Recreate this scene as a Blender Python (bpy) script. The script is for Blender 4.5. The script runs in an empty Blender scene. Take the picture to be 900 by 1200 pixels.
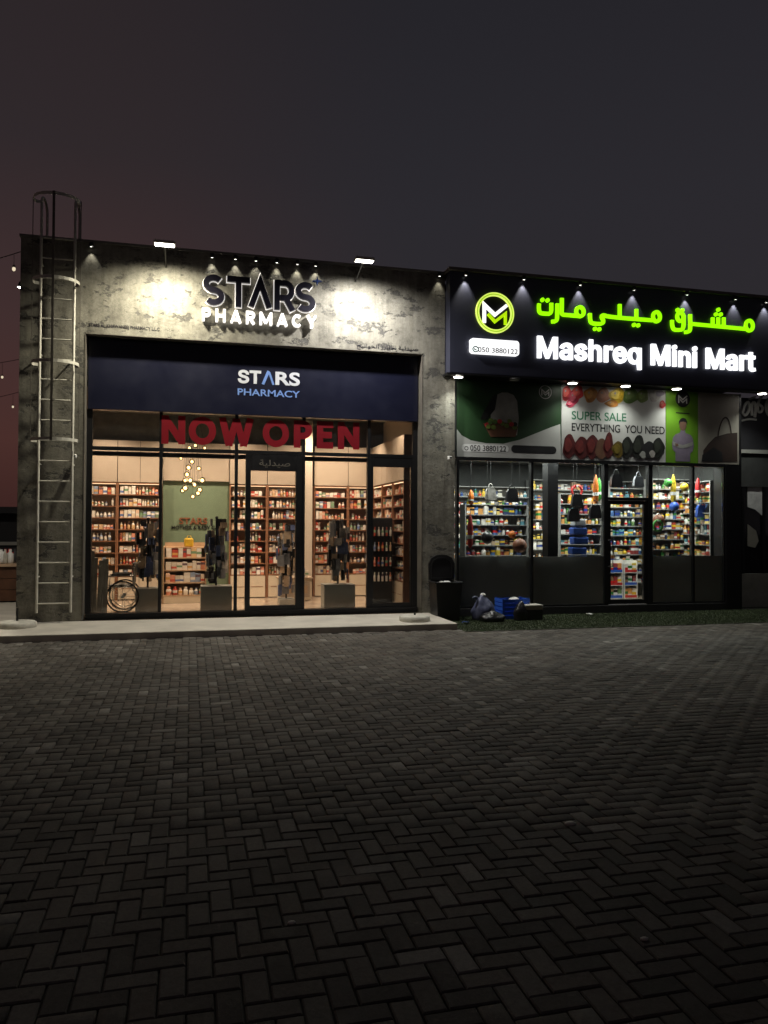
import bpy, bmesh, math, random
import numpy as np
from mathutils import Vector, Matrix
random.seed(11)
SC = bpy.context.scene
COL = SC.collection
PI = math.pi

# ------------------------------------------------------------------ camera
YAW, PITCH, ROLL, FPX = math.radians(14.147), math.radians(1.0884), math.radians(0.2648), 900.0
CAMLOC = Vector((0, -13.696, 1.6))
_f = Vector((math.sin(YAW)*math.cos(PITCH), math.cos(YAW)*math.cos(PITCH), math.sin(PITCH)))
_r0 = Vector((math.cos(YAW), -math.sin(YAW), 0)); _u0 = _r0.cross(_f)
_c, _s = math.cos(ROLL), math.sin(ROLL)
_r = _r0*_c + _u0*_s; _u = _u0*_c - _r0*_s
cd = bpy.data.cameras.new('camera'); cam = bpy.data.objects.new('camera', cd); COL.objects.link(cam)
m = Matrix.Identity(4)
for i in range(3):
    m[i][0], m[i][1], m[i][2], m[i][3] = _r[i], _u[i], -_f[i], CAMLOC[i]
cam.matrix_world = m
cd.sensor_fit = 'VERTICAL'; cd.sensor_height = 36; cd.lens = 27.0; cd.clip_start = 0.05; cd.clip_end = 1000
SC.camera = cam

# ------------------------------------------------------------------ dusk sky
SUN_AZ = math.radians(-75)          # where the last light is, left of the view
wd = bpy.data.worlds.new('World'); SC.world = wd; wd.use_nodes = True
nt = wd.node_tree; nt.nodes.clear()
def WN(t, **k):
    n = nt.nodes.new(t)
    for a, b in k.items(): setattr(n, a, b)
    return n
out = WN('ShaderNodeOutputWorld'); bg = WN('ShaderNodeBackground'); bg.inputs[1].default_value = 1.0
geo = WN('ShaderNodeTexCoord'); sep = WN('ShaderNodeSeparateXYZ'); nt.links.new(geo.outputs['Generated'], sep.inputs[0])
rampA = WN('ShaderNodeValToRGB'); rampB = WN('ShaderNodeValToRGB')
def ramp(n, stops):
    e = n.color_ramp.elements
    while len(e) > 1: e.remove(e[-1])
    e[0].position, e[0].color = stops[0][0], (*stops[0][1], 1)
    for p, c in stops[1:]:
        k = e.new(p); k.color = (*c, 1)
ramp(rampA, [(0, (.040, .0155, .0135)), (.10, (.064, .026, .0225)), (.24, (.050, .0265, .0260)), (.42, (.028, .0205, .0225)), (1, (.011, .0095, .0115))])
ramp(rampB, [(0, (.024, .0195, .0215)), (.2, (.0255, .0225, .0265)), (.38, (.0230, .0213, .0262)), (.6, (.0172, .0163, .0205)), (1, (.012, .0115, .0145))])
nt.links.new(sep.outputs[2], rampA.inputs[0]); nt.links.new(sep.outputs[2], rampB.inputs[0])
dot = WN('ShaderNodeVectorMath', operation='DOT_PRODUCT'); dot.inputs[1].default_value = (math.sin(SUN_AZ), math.cos(SUN_AZ), 0)
nt.links.new(geo.outputs['Generated'], dot.inputs[0])
mr = WN('ShaderNodeMapRange', interpolation_type='SMOOTHSTEP'); mr.inputs[1].default_value = -.05; mr.inputs[2].default_value = .36
nt.links.new(dot.outputs['Value'], mr.inputs[0])
mixw = WN('ShaderNodeMixRGB'); nt.links.new(mr.outputs[0], mixw.inputs[0])
nt.links.new(rampB.outputs[0], mixw.inputs[1]); nt.links.new(rampA.outputs[0], mixw.inputs[2])
sky = WN('ShaderNodeTexSky', sky_type='NISHITA'); sky.sun_disc = False
sky.sun_elevation = math.radians(-4); sky.sun_rotation = SUN_AZ; sky.dust_density = 6
mul = WN('ShaderNodeMixRGB', blend_type='ADD'); mul.inputs[0].default_value = 0.05
nt.links.new(mixw.outputs[0], mul.inputs[1]); nt.links.new(sky.outputs[0], mul.inputs[2])
nt.links.new(mul.outputs[0], bg.inputs[0]); nt.links.new(bg.outputs[0], out.inputs[0])
vs = SC.view_settings
vs.view_transform = 'Standard'; vs.look = 'None'; vs.exposure = 0; vs.gamma = 1; vs.use_curve_mapping = False
SC.render.engine = 'CYCLES'
cy = SC.cycles
cy.use_denoising = True; cy.max_bounces = 8; cy.diffuse_bounces = 3; cy.glossy_bounces = 3; cy.transmission_bounces = 4
cy.transparent_max_bounces = 16; cy.sample_clamp_indirect = 4; cy.caustics_reflective = False; cy.caustics_refractive = False

# ------------------------------------------------------------------ pixel -> place
def ray(u, v): return _f + _r*((u-450)/FPX) - _u*((v-600)/FPX)
def at(u, v, Y):
    d = ray(u, v); return CAMLOC + d*((Y-CAMLOC.y)/d.y)
def onz(u, v, Z):
    d = ray(u, v); return CAMLOC + d*((Z-CAMLOC.z)/d.z)
def proj(p):
    d = Vector(p)-CAMLOC; w = d.dot(_f)
    return (450+FPX*d.dot(_r)/w, 600-FPX*d.dot(_u)/w, w)
def X_(u, Y, v=600): return at(u, v, Y).x
def Z_(u, v, Y): return at(u, v, Y).z

# ------------------------------------------------------------------ materials
MATS = {}
def lin(c): return tuple(((x/255)/12.92 if x/255 <= .04045 else ((x/255+.055)/1.055)**2.4) for x in c)
class NT:
    def __init__(s, name):
        s.m = bpy.data.materials.new(name); s.m.use_nodes = True; s.t = s.m.node_tree; s.t.nodes.clear()
        s.out = s.n('ShaderNodeOutputMaterial')
    def n(s, t, **k):
        x = s.t.nodes.new(t)
        for a, b in k.items(): setattr(x, a, b)
        return x
    def l(s, a, b): s.t.links.new(a, b)
    def noise(s, scale, detail=4, rough=.6, vec=None):
        x = s.n('ShaderNodeTexNoise'); x.inputs['Scale'].default_value = scale; x.inputs['Detail'].default_value = detail
        x.inputs['Roughness'].default_value = rough
        if vec is not None: s.l(vec, x.inputs['Vector'])
        return x
    def ramp(s, fac, stops, interp='LINEAR'):
        x = s.n('ShaderNodeValToRGB'); ramp(x, stops); x.color_ramp.interpolation = interp; s.l(fac, x.inputs[0]); return x
    def mix(s, fac, a, b, blend='MIX'):
        x = s.n('ShaderNodeMixRGB', blend_type=blend)
        for i, q in enumerate((fac, a, b)):
            if hasattr(q, 'is_linked'): s.l(q, x.inputs[i])
            elif isinstance(q, tuple): x.inputs[i].default_value = (*q, 1)
            else: x.inputs[i].default_value = q
        return x.outputs[0]
    def bsdf(s, rough=.6, metal=0, spec=.5):
        p = s.n('ShaderNodeBsdfPrincipled'); p.inputs['Roughness'].default_value = rough; p.inputs['Metallic'].default_value = metal
        p.inputs['Specular IOR Level'].default_value = spec
        s.l(p.outputs[0], s.out.inputs[0]); return p
    def bump(s, p, h, strength=.3, dist=.01):
        b = s.n('ShaderNodeBump'); b.inputs['Strength'].default_value = strength; b.inputs['Distance'].default_value = dist
        s.l(h, b.inputs['Height']); s.l(b.outputs[0], p.inputs['Normal'])
def plain(name, col, rough=.6, metal=0, var=.25, scale=6, bump=.0, spec=.5):
    if name in MATS: return MATS[name]
    s = NT(name); p = s.bsdf(rough, metal, spec); tc = s.n('ShaderNodeTexCoord')
    n = s.noise(scale, 5, .6, tc.outputs['Object'])
    a = tuple(c*(1-var) for c in col); b = tuple(min(1, c*(1+var)) for c in col)
    r = s.ramp(n.outputs[0], [(.25, a), (.75, b)]); s.l(r.outputs[0], p.inputs['Base Color'])
    rr = s.ramp(n.outputs[0], [(.2, (max(0, rough-.08),)*3), (.8, (min(1, rough+.08),)*3)]); s.l(rr.outputs[0], p.inputs['Roughness'])
    if bump: s.bump(p, n.outputs[0], bump, .01)
    MATS[name] = s.m; return s.m
def emit(name, col, strength, base=None):
    if name in MATS: return MATS[name]
    s = NT(name); p = s.bsdf(.5); p.inputs['Base Color'].default_value = (*(base or col), 1)
    p.inputs['Emission Color'].default_value = (*col, 1); p.inputs['Emission Strength'].default_value = strength
    MATS[name] = s.m; return s.m
def glass(name, tint=(.93, .95, .94), ior=1.45, dirt=.012):
    s = NT(name); tr = s.n('ShaderNodeBsdfTransparent'); tr.inputs[0].default_value = (*tint, 1)
    gl = s.n('ShaderNodeBsdfGlossy'); gl.inputs['Roughness'].default_value = .02
    fr = s.n('ShaderNodeFresnel'); fr.inputs[0].default_value = ior
    mx = s.n('ShaderNodeMixShader'); s.l(fr.outputs[0], mx.inputs[0]); s.l(tr.outputs[0], mx.inputs[1]); s.l(gl.outputs[0], mx.inputs[2])
    df = s.n('ShaderNodeBsdfDiffuse'); df.inputs[0].default_value = (.5, .5, .48, 1)
    tc = s.n('ShaderNodeTexCoord'); n = s.noise(2.2, 6, .7, tc.outputs['Object'])
    r = s.ramp(n.outputs[0], [(.4, (dirt*.3,)*3), (.75, (dirt*2.5,)*3)])
    m2 = s.n('ShaderNodeMixShader'); s.l(r.outputs[0], m2.inputs[0]); s.l(mx.outputs[0], m2.inputs[1]); s.l(df.outputs[0], m2.inputs[2])
    s.l(m2.outputs[0], s.out.inputs[0]); MATS[name] = s.m; return s.m

def concrete_wall():
    s = NT('aged_plaster'); p = s.bsdf(.8, 0, .3); tc = s.n('ShaderNodeTexCoord'); o = tc.outputs['Object']
    big = s.noise(.7, 6, .62, o); mid = s.noise(3.2, 7, .7, o); fine = s.noise(26, 4, .6, o)
    c = s.ramp(big.outputs[0], [(.3, (.18, .172, .145)), (.5, (.24, .228, .19)), (.7, (.30, .287, .243))]).outputs[0]
    c2 = s.ramp(mid.outputs[0], [(.34, (.46, .45, .43)), (.47, (.88, .88, .87)), (.56, (1.05, 1.05, 1.03)), (.68, (1.3, 1.29, 1.24))]).outputs[0]
    c = s.mix(.8, c, c2, 'MULTIPLY')
    # bare patches and chips where the skim coat has come away
    mp = s.n('ShaderNodeMapping'); mp.inputs['Scale'].default_value = (1.5, 1, 2.8); s.l(o, mp.inputs[0])
    pn = s.noise(1.25, 9, .74, mp.outputs[0])
    patch = s.ramp(pn.outputs[0], [(.555, (0, 0, 0)), (.575, (1, 1, 1)), (.63, (1, 1, 1)), (.65, (0, 0, 0))]).outputs[0]
    c = s.mix(patch, c, (.10, .096, .086))
    pn2 = s.noise(2.6, 10, .8, mp.outputs[0])
    crack = s.ramp(pn2.outputs[0], [(.488, (0, 0, 0)), (.498, (1, 1, 1)), (.503, (1, 1, 1)), (.512, (0, 0, 0))]).outputs[0]
    gate = s.ramp(s.noise(.9, 3, .5, o).outputs[0], [(.40, (0, 0, 0)), (.5, (.9, .9, .9))]).outputs[0]
    ck = s.mix(1, crack, gate, 'MULTIPLY'); c = s.mix(ck, c, (.10, .095, .08))
    mp3 = s.n('ShaderNodeMapping'); mp3.inputs['Scale'].default_value = (5, 1, .35); s.l(o, mp3.inputs[0])
    st = s.ramp(s.noise(1.6, 5, .6, mp3.outputs[0]).outputs[0], [(.4, (.62, .61, .58)), (.62, (1, 1, 1))]).outputs[0]
    c = s.mix(.55, c, st, 'MULTIPLY'); c = s.mix(.25, c, s.ramp(fine.outputs[0], [(.3, (.6,)*3), (.7, (1.2,)*3)]).outputs[0], 'MULTIPLY')
    s.l(c, p.inputs['Base Color'])
    h = s.mix(.5, mid.outputs[0], patch, 'SUBTRACT'); h = s.mix(.3, h, fine.outputs[0], 'ADD'); s.bump(p, h, .7, .02)
    MATS['aged_plaster'] = s.m
concrete_wall()

def paver_mat(name, per_island):
    s = NT(name); p = s.bsdf(.78, 0, .18)
    if per_island: rnd = s.n('ShaderNodeNewGeometry').outputs['Random Per Island']
    else: rnd = s.n('ShaderNodeObjectInfo').outputs['Random']
    geo = s.n('ShaderNodeNewGeometry'); pos = geo.outputs['Position']
    base = s.ramp(rnd, [(0, (.078, .072, .064)), (.3, (.102, .094, .084)), (.55, (.122, .108, .094)), (.8, (.136, .126, .112)), (.965, (.145, .136, .122)), (.98, (.20, .19, .173)), (1, (.23, .218, .197))]).outputs[0]
    fine = s.noise(55, 5, .7, pos); mid = s.noise(9, 5, .65, pos); big = s.noise(.55, 5, .6, pos)
    c = s.mix(.7, base, s.ramp(fine.outputs[0], [(.3, (.66,)*3), (.7, (1.28,)*3)]).outputs[0], 'MULTIPLY')
    c = s.mix(.6, c, s.ramp(mid.outputs[0], [(.3, (.65, .64, .62)), (.7, (1.2, 1.2, 1.2))]).outputs[0], 'MULTIPLY')
    c = s.mix(.8, c, s.ramp(big.outputs[0], [(.35, (.6, .59, .57)), (.6, (1.06, 1.05, 1.03))]).outputs[0], 'MULTIPLY')
    s.l(c, p.inputs['Base Color'])
    rr = s.ramp(mid.outputs[0], [(.3, (.68,)*3), (.7, (.92,)*3)]); s.l(rr.outputs[0], p.inputs['Roughness'])
    s.bump(p, fine.outputs[0], .5, .004); MATS[name] = s.m; return s.m
paver_mat('paver_single', False); paver_mat('paver_field', True)

def product_mat(name, colors, per_island, bands, sat=1):
    s = NT(name); p = s.bsdf(.38)
    rnd = s.n('ShaderNodeNewGeometry').outputs['Random Per Island'] if per_island else s.n('ShaderNodeObjectInfo').outputs['Random']
    def pick(mulv, add, cols):
        mm = s.n('ShaderNodeMath', operation='MULTIPLY_ADD'); s.l(rnd, mm.inputs[0]); mm.inputs[1].default_value = mulv; mm.inputs[2].default_value = add
        fr = s.n('ShaderNodeMath', operation='FRACT'); s.l(mm.outputs[0], fr.inputs[0])
        return s.ramp(fr.outputs[0], [(i/len(cols), c) for i, c in enumerate(cols)], 'CONSTANT').outputs[0], fr.outputs[0]
    a, _ = pick(17.31, .13, colors); b, fb = pick(41.7, .41, bands)
    uv = s.n('ShaderNodeTexCoord'); sp = s.n('ShaderNodeSeparateXYZ'); s.l(uv.outputs['UV'], sp.inputs[0])
    # printed band round the pack at a height of its own
    d = s.n('ShaderNodeMath', operation='SUBTRACT'); s.l(sp.outputs[1], d.inputs[0]); 
    mm = s.n('ShaderNodeMath', operation='MULTIPLY_ADD'); s.l(fb, mm.inputs[0]); mm.inputs[1].default_value = .5; mm.inputs[2].default_value = .25; s.l(mm.outputs[0], d.inputs[1])
    ab = s.n('ShaderNodeMath', operation='ABSOLUTE'); s.l(d.outputs[0], ab.inputs[0])
    lt = s.n('ShaderNodeMath', operation='LESS_THAN'); s.l(ab.outputs[0], lt.inputs[0]); lt.inputs[1].default_value = .14
    c = s.mix(lt.outputs[0], a, b); s.l(c, p.inputs['Base Color']); MATS[name] = s.m
PH = [lin(c) for c in ((235,228,215),(242,238,230),(222,150,120),(225,215,200),(240,234,224),(196,84,70),(232,196,150),(238,230,220),(150,165,190),(240,205,180),(244,240,235),(140,160,135),(232,160,135),(230,222,210),(240,236,228),(236,215,190))]
PHB = [lin(c) for c in ((205,100,85),(110,130,180),(235,228,218),(220,170,100),(130,165,130),(240,235,225),(226,190,165),(242,238,230),(110,90,100))]
MM = [lin(c) for c in ((225,195,80),(190,80,65),(80,115,170),(235,230,220),(115,150,95),(215,150,85),(240,235,230),(95,150,165),(160,70,70),(215,210,200),(225,165,95),(60,75,115),(200,195,180),(205,180,150),(220,220,215),(232,205,120),(150,120,90))]
MMB = [lin(c) for c in ((240,240,235),(220,40,40),(30,60,150),(240,200,40),(50,130,60),(250,250,245),(40,40,40))]
for nm, a, b in (('pharmacy_pack', PH, PHB), ('grocery_pack', MM, MMB)):
    product_mat(nm+'_single', a, False, b); product_mat(nm+'_many', a, True, b)

plain('black_frame', (.012, .012, .013), .42, .3, .2); plain('dark_metal', (.03, .03, .03), .5, .6)
plain('navy_panel', (.0065, .0075, .020), .35, 0, .12, 2); plain('fascia_navy', (.042, .045, .070), .38, 0, .15, 1.2, .02)
plain('galvanised', (.58, .56, .48), .55, .05, .15, 9); plain('old_galvanised', (.16, .145, .12), .6, .3, .25, 9)
plain('apron_concrete', (.50, .465, .40), .82, 0, .25, 1.6, .25); plain('kerb_concrete', (.20, .19, .165), .85, 0, .25, 4, .3)
plain('joint_sand', (.016, .0145, .012), .95, 0, .3, 14); plain('roof_grey', (.15, .15, .14), .85)
plain('beige_cabinet', (.46, .385, .31), .45, 0, .06, 2); plain('cabinet_gap', (.10, .07, .05), .8)
plain('wood_brown', (.27, .125, .065), .5, 0, .25, 9); plain('wood_pale', (.52, .36, .23), .5, 0, .15, 6)
plain('shelf_back', (.50, .38, .28), .7, 0, .1); plain('interior_cream', (.62, .54, .45), .8, 0, .06); plain('floor_tile', (.50, .40, .31), .18, 0, .08, 3)
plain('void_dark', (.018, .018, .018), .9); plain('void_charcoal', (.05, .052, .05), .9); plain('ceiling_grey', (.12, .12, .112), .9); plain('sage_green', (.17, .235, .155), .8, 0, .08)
plain('shop_rack', (.30, .30, .29), .5, 0, .1); plain('plinth_grey', (.36, .36, .33), .6, 0, .1); plain('white_paint', (.75, .74, .70), .5, 0, .08); plain('cream_drawer', (.70, .62, .50), .45, 0, .06)
plain('brown_letter', (.24, .09, .04), .5); plain('black_plastic', (.014, .014, .015), .45, 0, .3)
plain('letter_navy', (.007, .006, .014), .35); plain('star_blue', (.012, .04, .17), .4)
plain('steel', (.55, .55, .53), .3, .9); plain('rubber', (.02, .02, .02), .8); plain('grey_vinyl', (.16, .16, .155), .5)
plain('board_grey', (.30, .29, .26), .7, 0, .25, 7); plain('dark_packet', (.16, .17, .19), .4, 0, .6, 3)
plain('blue_plastic', (.03, .11, .55), .4, 0, .15); plain('bag_blue', (.085, .095, .16), .42, 0, .5, 5, .4); plain('bag_black', (.010, .010, .012), .35, 0, .4, 8, .4)
plain('carton', (.34, .30, .23), .8, 0, .12); plain('turf_base', (.034, .046, .020), .95, 0, .3, 20); plain('turf_blade', (.045, .066, .026), .8, 0, .45, 3)
plain('paper', (.72, .72, .70), .7); plain('cable', (.012, .012, .012), .6); plain('dirty_white', (.50, .48, .42), .75, 0, .3, 8, .3)
plain('kiosk_dark', (.02, .02, .024), .7, 0, .3, 2); plain('bar_wood', (.10, .042, .02), .6, 0, .35, 6); plain('print_black', (.012, .012, .012), .5)
plain('p_white', (.42, .42, .40), .5, 0, .05); plain('p_green', (.010, .036, .009), .5, 0, .35, 1.6); plain('p_lime', (.115, .27, .012), .5, 0, .12, 2)
plain('p_bag_ground', (.33, .31, .26), .5, 0, .25, 1.3); plain('p_bag', (.035, .018, .012), .6, 0, .5, 4); plain('p_dgreen', (.014, .11, .05), .5)
plain('p_skin', (.16, .09, .06), .6); plain('p_lilac', (.18, .15, .20), .6, 0, .2); plain('p_grey', (.24, .24, .22), .6, 0, .3, 4); plain('p_black', (.010, .010, .011), .5)
for nm, c in (('p_red', (.42, .03, .035)), ('p_pink', (.36, .035, .07)), ('p_orange', (.36, .14, .02)), ('p_yellow', (.50, .33, .015)), ('p_melon', (.075, .13, .03)), ('p_salmon', (.32, .12, .06)), ('p_shaded_red', (.060, .006, .006)), ('p_dark', (.009, .010, .008)), ('p_shaded_mustard', (.09, .06, .006)), ('p_cabbage', (.30, .28, .26)), ('p_leaf', (.12, .17, .03))):
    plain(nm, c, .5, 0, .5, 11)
emit('led_white', (.97, .98, 1.0), 1.5); emit('led_pharmacy', (1, .97, .93), 1.0); emit('led_rim', (1, .95, .90), .62)
emit('led_green', lin((150, 255, 5)), 1.25); emit('led_ring', lin((222, 245, 110)), 1.0); emit('led_lime', lin((190, 240, 10)), .9); emit('led_dim', lin((170, 205, 30)), .45); emit('led_box', (1, 1, 1), 1.25)
emit('lens_white', (1, .96, .88), 14); emit('lens_small', (1, .97, .86), 7); emit('lens_warm', (1, .72, .42), 8); emit('strip_white', (.93, 1, .98), 3.0); emit('bulb_warm', (1, .74, .40), 5.0)
emit('strip_warm', (1, .66, .38), 2.2); emit('string_bulb', (1, .85, .6), .8)
plain('print_light', (.62, .64, .68), .5, 0, .05); plain('print_blue', (.16, .28, .62), .5, 0, .05)
glass('shop_glass'); glass('mart_glass', (.9, .94, .93)); glass('globe_glass', (.95, .85, .65), 1.4, .03)
def frosted():
    s = NT('frosted_film'); d = s.n('ShaderNodeBsdfPrincipled'); d.inputs['Base Color'].default_value = (.05, .053, .052, 1); d.inputs['Roughness'].default_value = .35
    t = s.n('ShaderNodeBsdfTranslucent'); t.inputs[0].default_value = (.6, .62, .61, 1)
    mx = s.n('ShaderNodeMixShader'); tc = s.n('ShaderNodeTexCoord'); n = s.noise(1.5, 4, .6, tc.outputs['Object'])
    r = s.ramp(n.outputs[0], [(.3, (.42,)*3), (.7, (.50,)*3)]); s.l(r.outputs[0], mx.inputs[0])
    s.l(d.outputs[0], mx.inputs[1]); s.l(t.outputs[0], mx.inputs[2]); s.l(mx.outputs[0], s.out.inputs[0]); MATS['frosted_film'] = s.m
frosted()
def vinyl():
    s = NT('red_vinyl'); d = s.n('ShaderNodeBsdfPrincipled'); d.inputs['Base Color'].default_value = (.34, .014, .026, 1); d.inputs['Roughness'].default_value = .45
    t = s.n('ShaderNodeBsdfTranslucent'); t.inputs[0].default_value = (.36, .016, .028, 1); mx = s.n('ShaderNodeMixShader'); mx.inputs[0].default_value = .5
    s.l(d.outputs[0], mx.inputs[1]); s.l(t.outputs[0], mx.inputs[2]); s.l(mx.outputs[0], s.out.inputs[0]); MATS['red_vinyl'] = s.m
vinyl()

# ------------------------------------------------------------------ mesh helpers
class MB:
    def __init__(s): s.v = []; s.f = []; s.sm = []; s.uv = {}
    def add(s, vs, fs, smooth=False):
        b = len(s.v); s.v += [tuple(x) for x in vs]
        for f in fs: s.f.append(tuple(b+i for i in f)); s.sm.append(smooth)
        return s
    def box(s, x0, x1, y0, y1, z0, z1):
        return s.add([(x0,y0,z0),(x1,y0,z0),(x1,y1,z0),(x0,y1,z0),(x0,y0,z1),(x1,y0,z1),(x1,y1,z1),(x0,y1,z1)],
                     [(0,3,2,1),(4,5,6,7),(0,1,5,4),(1,2,6,5),(2,3,7,6),(3,0,4,7)])
    def bevbox(s, x0, x1, y0, y1, z0, z1, b):
        bm = bmesh.new(); bmesh.ops.create_cube(bm, size=1)
        for q in bm.verts: q.co = Vector(((x0+x1)/2+q.co.x*(x1-x0), (y0+y1)/2+q.co.y*(y1-y0), (z0+z1)/2+q.co.z*(z1-z0)))
        bmesh.ops.bevel(bm, geom=bm.edges[:], offset=b, segments=2, affect='EDGES', profile=.5)
        bm.verts.index_update(); s.add([q.co for q in bm.verts], [[q.index for q in f.verts] for f in bm.faces]); bm.free(); return s
    def tube(s, path, r, n=8, cap=True):
        path = [Vector(p) for p in path]; rings = []; rs = r if isinstance(r, (list, tuple)) else [r]*len(path)
        ref = None
        for i, p in enumerate(path):
            t = (path[min(i+1, len(path)-1)]-path[max(i-1, 0)]).normalized()
            if ref is None: ref = Vector((0,0,1)) if abs(t.z) < .9 else Vector((1,0,0))
            a = t.cross(ref)
            if a.length < 1e-4: a = t.cross(Vector((0,1,0)))
            a.normalize(); b = a.cross(t).normalized()
            rings.append([p+a*math.cos(2*PI*k/n)*rs[i]+b*math.sin(2*PI*k/n)*rs[i] for k in range(n)])
        vs = [q for g in rings for q in g]; fs = []
        for i in range(len(path)-1):
            for k in range(n):
                fs.append((i*n+k, i*n+(k+1) % n, (i+1)*n+(k+1) % n, (i+1)*n+k))
        s.add(vs, fs, True)
        if cap: s.add(rings[0], [tuple(range(n))[::-1]]); s.add(rings[-1], [tuple(range(n))])
        return s
    def lathe(s, prof, n=12, c=(0,0,0), cap=True):
        vs = []; fs = []
        for r, z in prof:
            vs += [(c[0]+r*math.cos(2*PI*k/n), c[1]+r*math.sin(2*PI*k/n), c[2]+z) for k in range(n)]
        for i in range(len(prof)-1):
            for k in range(n): fs.append((i*n+k, i*n+(k+1) % n, (i+1)*n+(k+1) % n, (i+1)*n+k))
        s.add(vs, fs, True)
        if cap:
            s.add(vs[:n], [tuple(range(n))[::-1]]); s.add(vs[-n:], [tuple(range(n))])
        return s
    def ball(s, c, r, nu=10, nv=7, sc=(1,1,1)):
        vs = []; fs = []
        for i in range(nv+1):
            a = PI*i/nv
            vs += [(c[0]+r*sc[0]*math.sin(a)*math.cos(2*PI*k/nu), c[1]+r*sc[1]*math.sin(a)*math.sin(2*PI*k/nu), c[2]-r*sc[2]*math.cos(a)) for k in range(nu)]
        for i in range(nv):
            for k in range(nu): fs.append((i*nu+k, i*nu+(k+1) % nu, (i+1)*nu+(k+1) % nu, (i+1)*nu+k))
        return s.add(vs, fs, True)
    def prism(s, poly, y0, y1):           # poly in (x,z), counter-clockwise seen from -Y; y0 front
        n = len(poly)
        vs = [(x, y0, z) for x, z in poly]+[(x, y1, z) for x, z in poly]
        fs = [tuple(range(n)), tuple(range(2*n-1, n-1, -1))]+[(i, i+n, (i+1) % n+n, (i+1) % n) for i in range(n)]
        return s.add(vs, fs)
    def ribbon(s, path, w, y0, y1, closed=False):    # constant-width mitred stroke in the wall plane
        P = [Vector((a, b)) for a, b in path]; n = len(P); L = []; R = []
        for i in range(n):
            if closed: d0 = (P[i]-P[i-1]).normalized(); d1 = (P[(i+1) % n]-P[i]).normalized()
            else:
                d0 = (P[i]-P[i-1]).normalized() if i else None; d1 = (P[i+1]-P[i]).normalized() if i < n-1 else None
                d0 = d0 or d1; d1 = d1 or d0
            n0 = Vector((-d0.y, d0.x)); n1 = Vector((-d1.y, d1.x)); k = n0+n1
            k = k/ max(.35, k.length_squared)*2 if k.length > 1e-4 else n0
            L.append(P[i]+k*w/2); R.append(P[i]-k*w/2)
        vs = [(q.x, y0, q.y) for q in L]+[(q.x, y0, q.y) for q in R]+[(q.x, y1, q.y) for q in L]+[(q.x, y1, q.y) for q in R]
        fs = []
        for i in range(n if closed else n-1):
            j = (i+1) % n
            fs += [(n+i, n+j, j, i), (2*n+i, 2*n+j, 3*n+j, 3*n+i), (i, j, 2*n+j, 2*n+i), (n+j, n+i, 3*n+i, 3*n+j)]
        if not closed: fs += [(0, 2*n, 3*n, n), (n-1, 2*n-1, 4*n-1, 3*n-1)]
        return s.add(vs, fs)
    def disc(s, x, z, rx, rz, y0, y1, n=20, wob=0):
        return s.prism([(x+rx*(1+wob*math.sin(3*t+x*9)*.5)*math.cos(t), z+rz*(1+wob*math.cos(2*t+z*7)*.5)*math.sin(t)) for t in [2*PI*k/n for k in range(n)]], y0, y1)
    def mesh(s, name):
        me = bpy.data.meshes.new(name); me.from_pydata(s.v, [], s.f); me.validate()
        me.polygons.foreach_set('use_smooth', s.sm[:len(me.polygons)] if len(s.sm) == len(me.polygons) else [False]*len(me.polygons))
        me.update(); return me
    def build(s, name, mat, parent=None, loc=None):
        me = s.mesh(name); me.materials.append(MATS[mat]); return link(name, me, parent, loc)
def link(name, me, parent=None, loc=None):
    o = bpy.data.objects.new(name, me); COL.objects.link(o)
    if parent: o.parent = parent
    if parent is not None and parent.name in BASE:      # geometry is written in world metres: undo the base of its thing
        o.location = -BASE[parent.name]
    if loc is not None: o.location = Vector(loc)
    return o
BASE = {}
def tag(o, label, cat, group=None, kind=None):
    if label: o['label'] = label
    if cat: o['category'] = cat
    if group: o['group'] = group
    if kind: o['kind'] = kind
    return o
def thing(name, label, cat, base=(0,0,0), group=None):
    o = bpy.data.objects.new(name, None); COL.objects.link(o); o.location = base; o.empty_display_size = .1
    BASE[o.name] = Vector(base)
    return tag(o, label, cat, group)
def struct(o): o['kind'] = 'structure'; return o
def lamp(name, kind, loc, target, power, color, parent=None, size=.1, size_y=None, cone=60, blend=.5):
    l = bpy.data.lights.new(name, kind); l.energy = power; l.color = color
    if kind == 'AREA':
        l.size = size
        if size_y: l.shape = 'RECTANGLE'; l.size_y = size_y
        else: l.shape = 'DISK'
    elif kind == 'SPOT': l.shadow_soft_size = size; l.spot_size = math.radians(cone); l.spot_blend = blend
    else: l.shadow_soft_size = size
    o = bpy.data.objects.new(name, l); COL.objects.link(o); loc = Vector(loc)
    d = Vector(target)-loc; o.rotation_euler = d.to_track_quat('-Z', 'Y').to_euler()
    if parent: o.parent = parent; o.location = loc-(BASE.get(parent.name) or Vector())
    else: o.location = loc
    return o

# ------------------------------------------------------------------ lettering
try:
    import os
    FONT = bpy.data.fonts.load(os.path.join(bpy.utils.system_resource('DATAFILES', path='fonts'), 'Inter.woff2'))   # Blender's own interface font
except Exception: FONT = None
def text_mesh(s, offset=0, space=1):
    cu = bpy.data.curves.new('text', 'FONT'); cu.space_character = space
    if FONT and s in ('Mashreq Mini Mart', 'NOW', 'OPEN', 'ST'): cu.font = FONT
    cu.body = s; cu.size = 1; cu.extrude = .05; cu.offset = offset; cu.resolution_u = 5
    ob = bpy.data.objects.new('text', cu); COL.objects.link(ob)
    me = bpy.data.meshes.new_from_object(ob)
    bpy.data.objects.remove(ob); bpy.data.curves.remove(cu)
    v = np.empty(len(me.vertices)*3); me.vertices.foreach_get('co', v); v = v.reshape(-1, 3)
    f = [tuple(p.vertices) for p in me.polygons]; bpy.data.meshes.remove(me); return v, f
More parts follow.
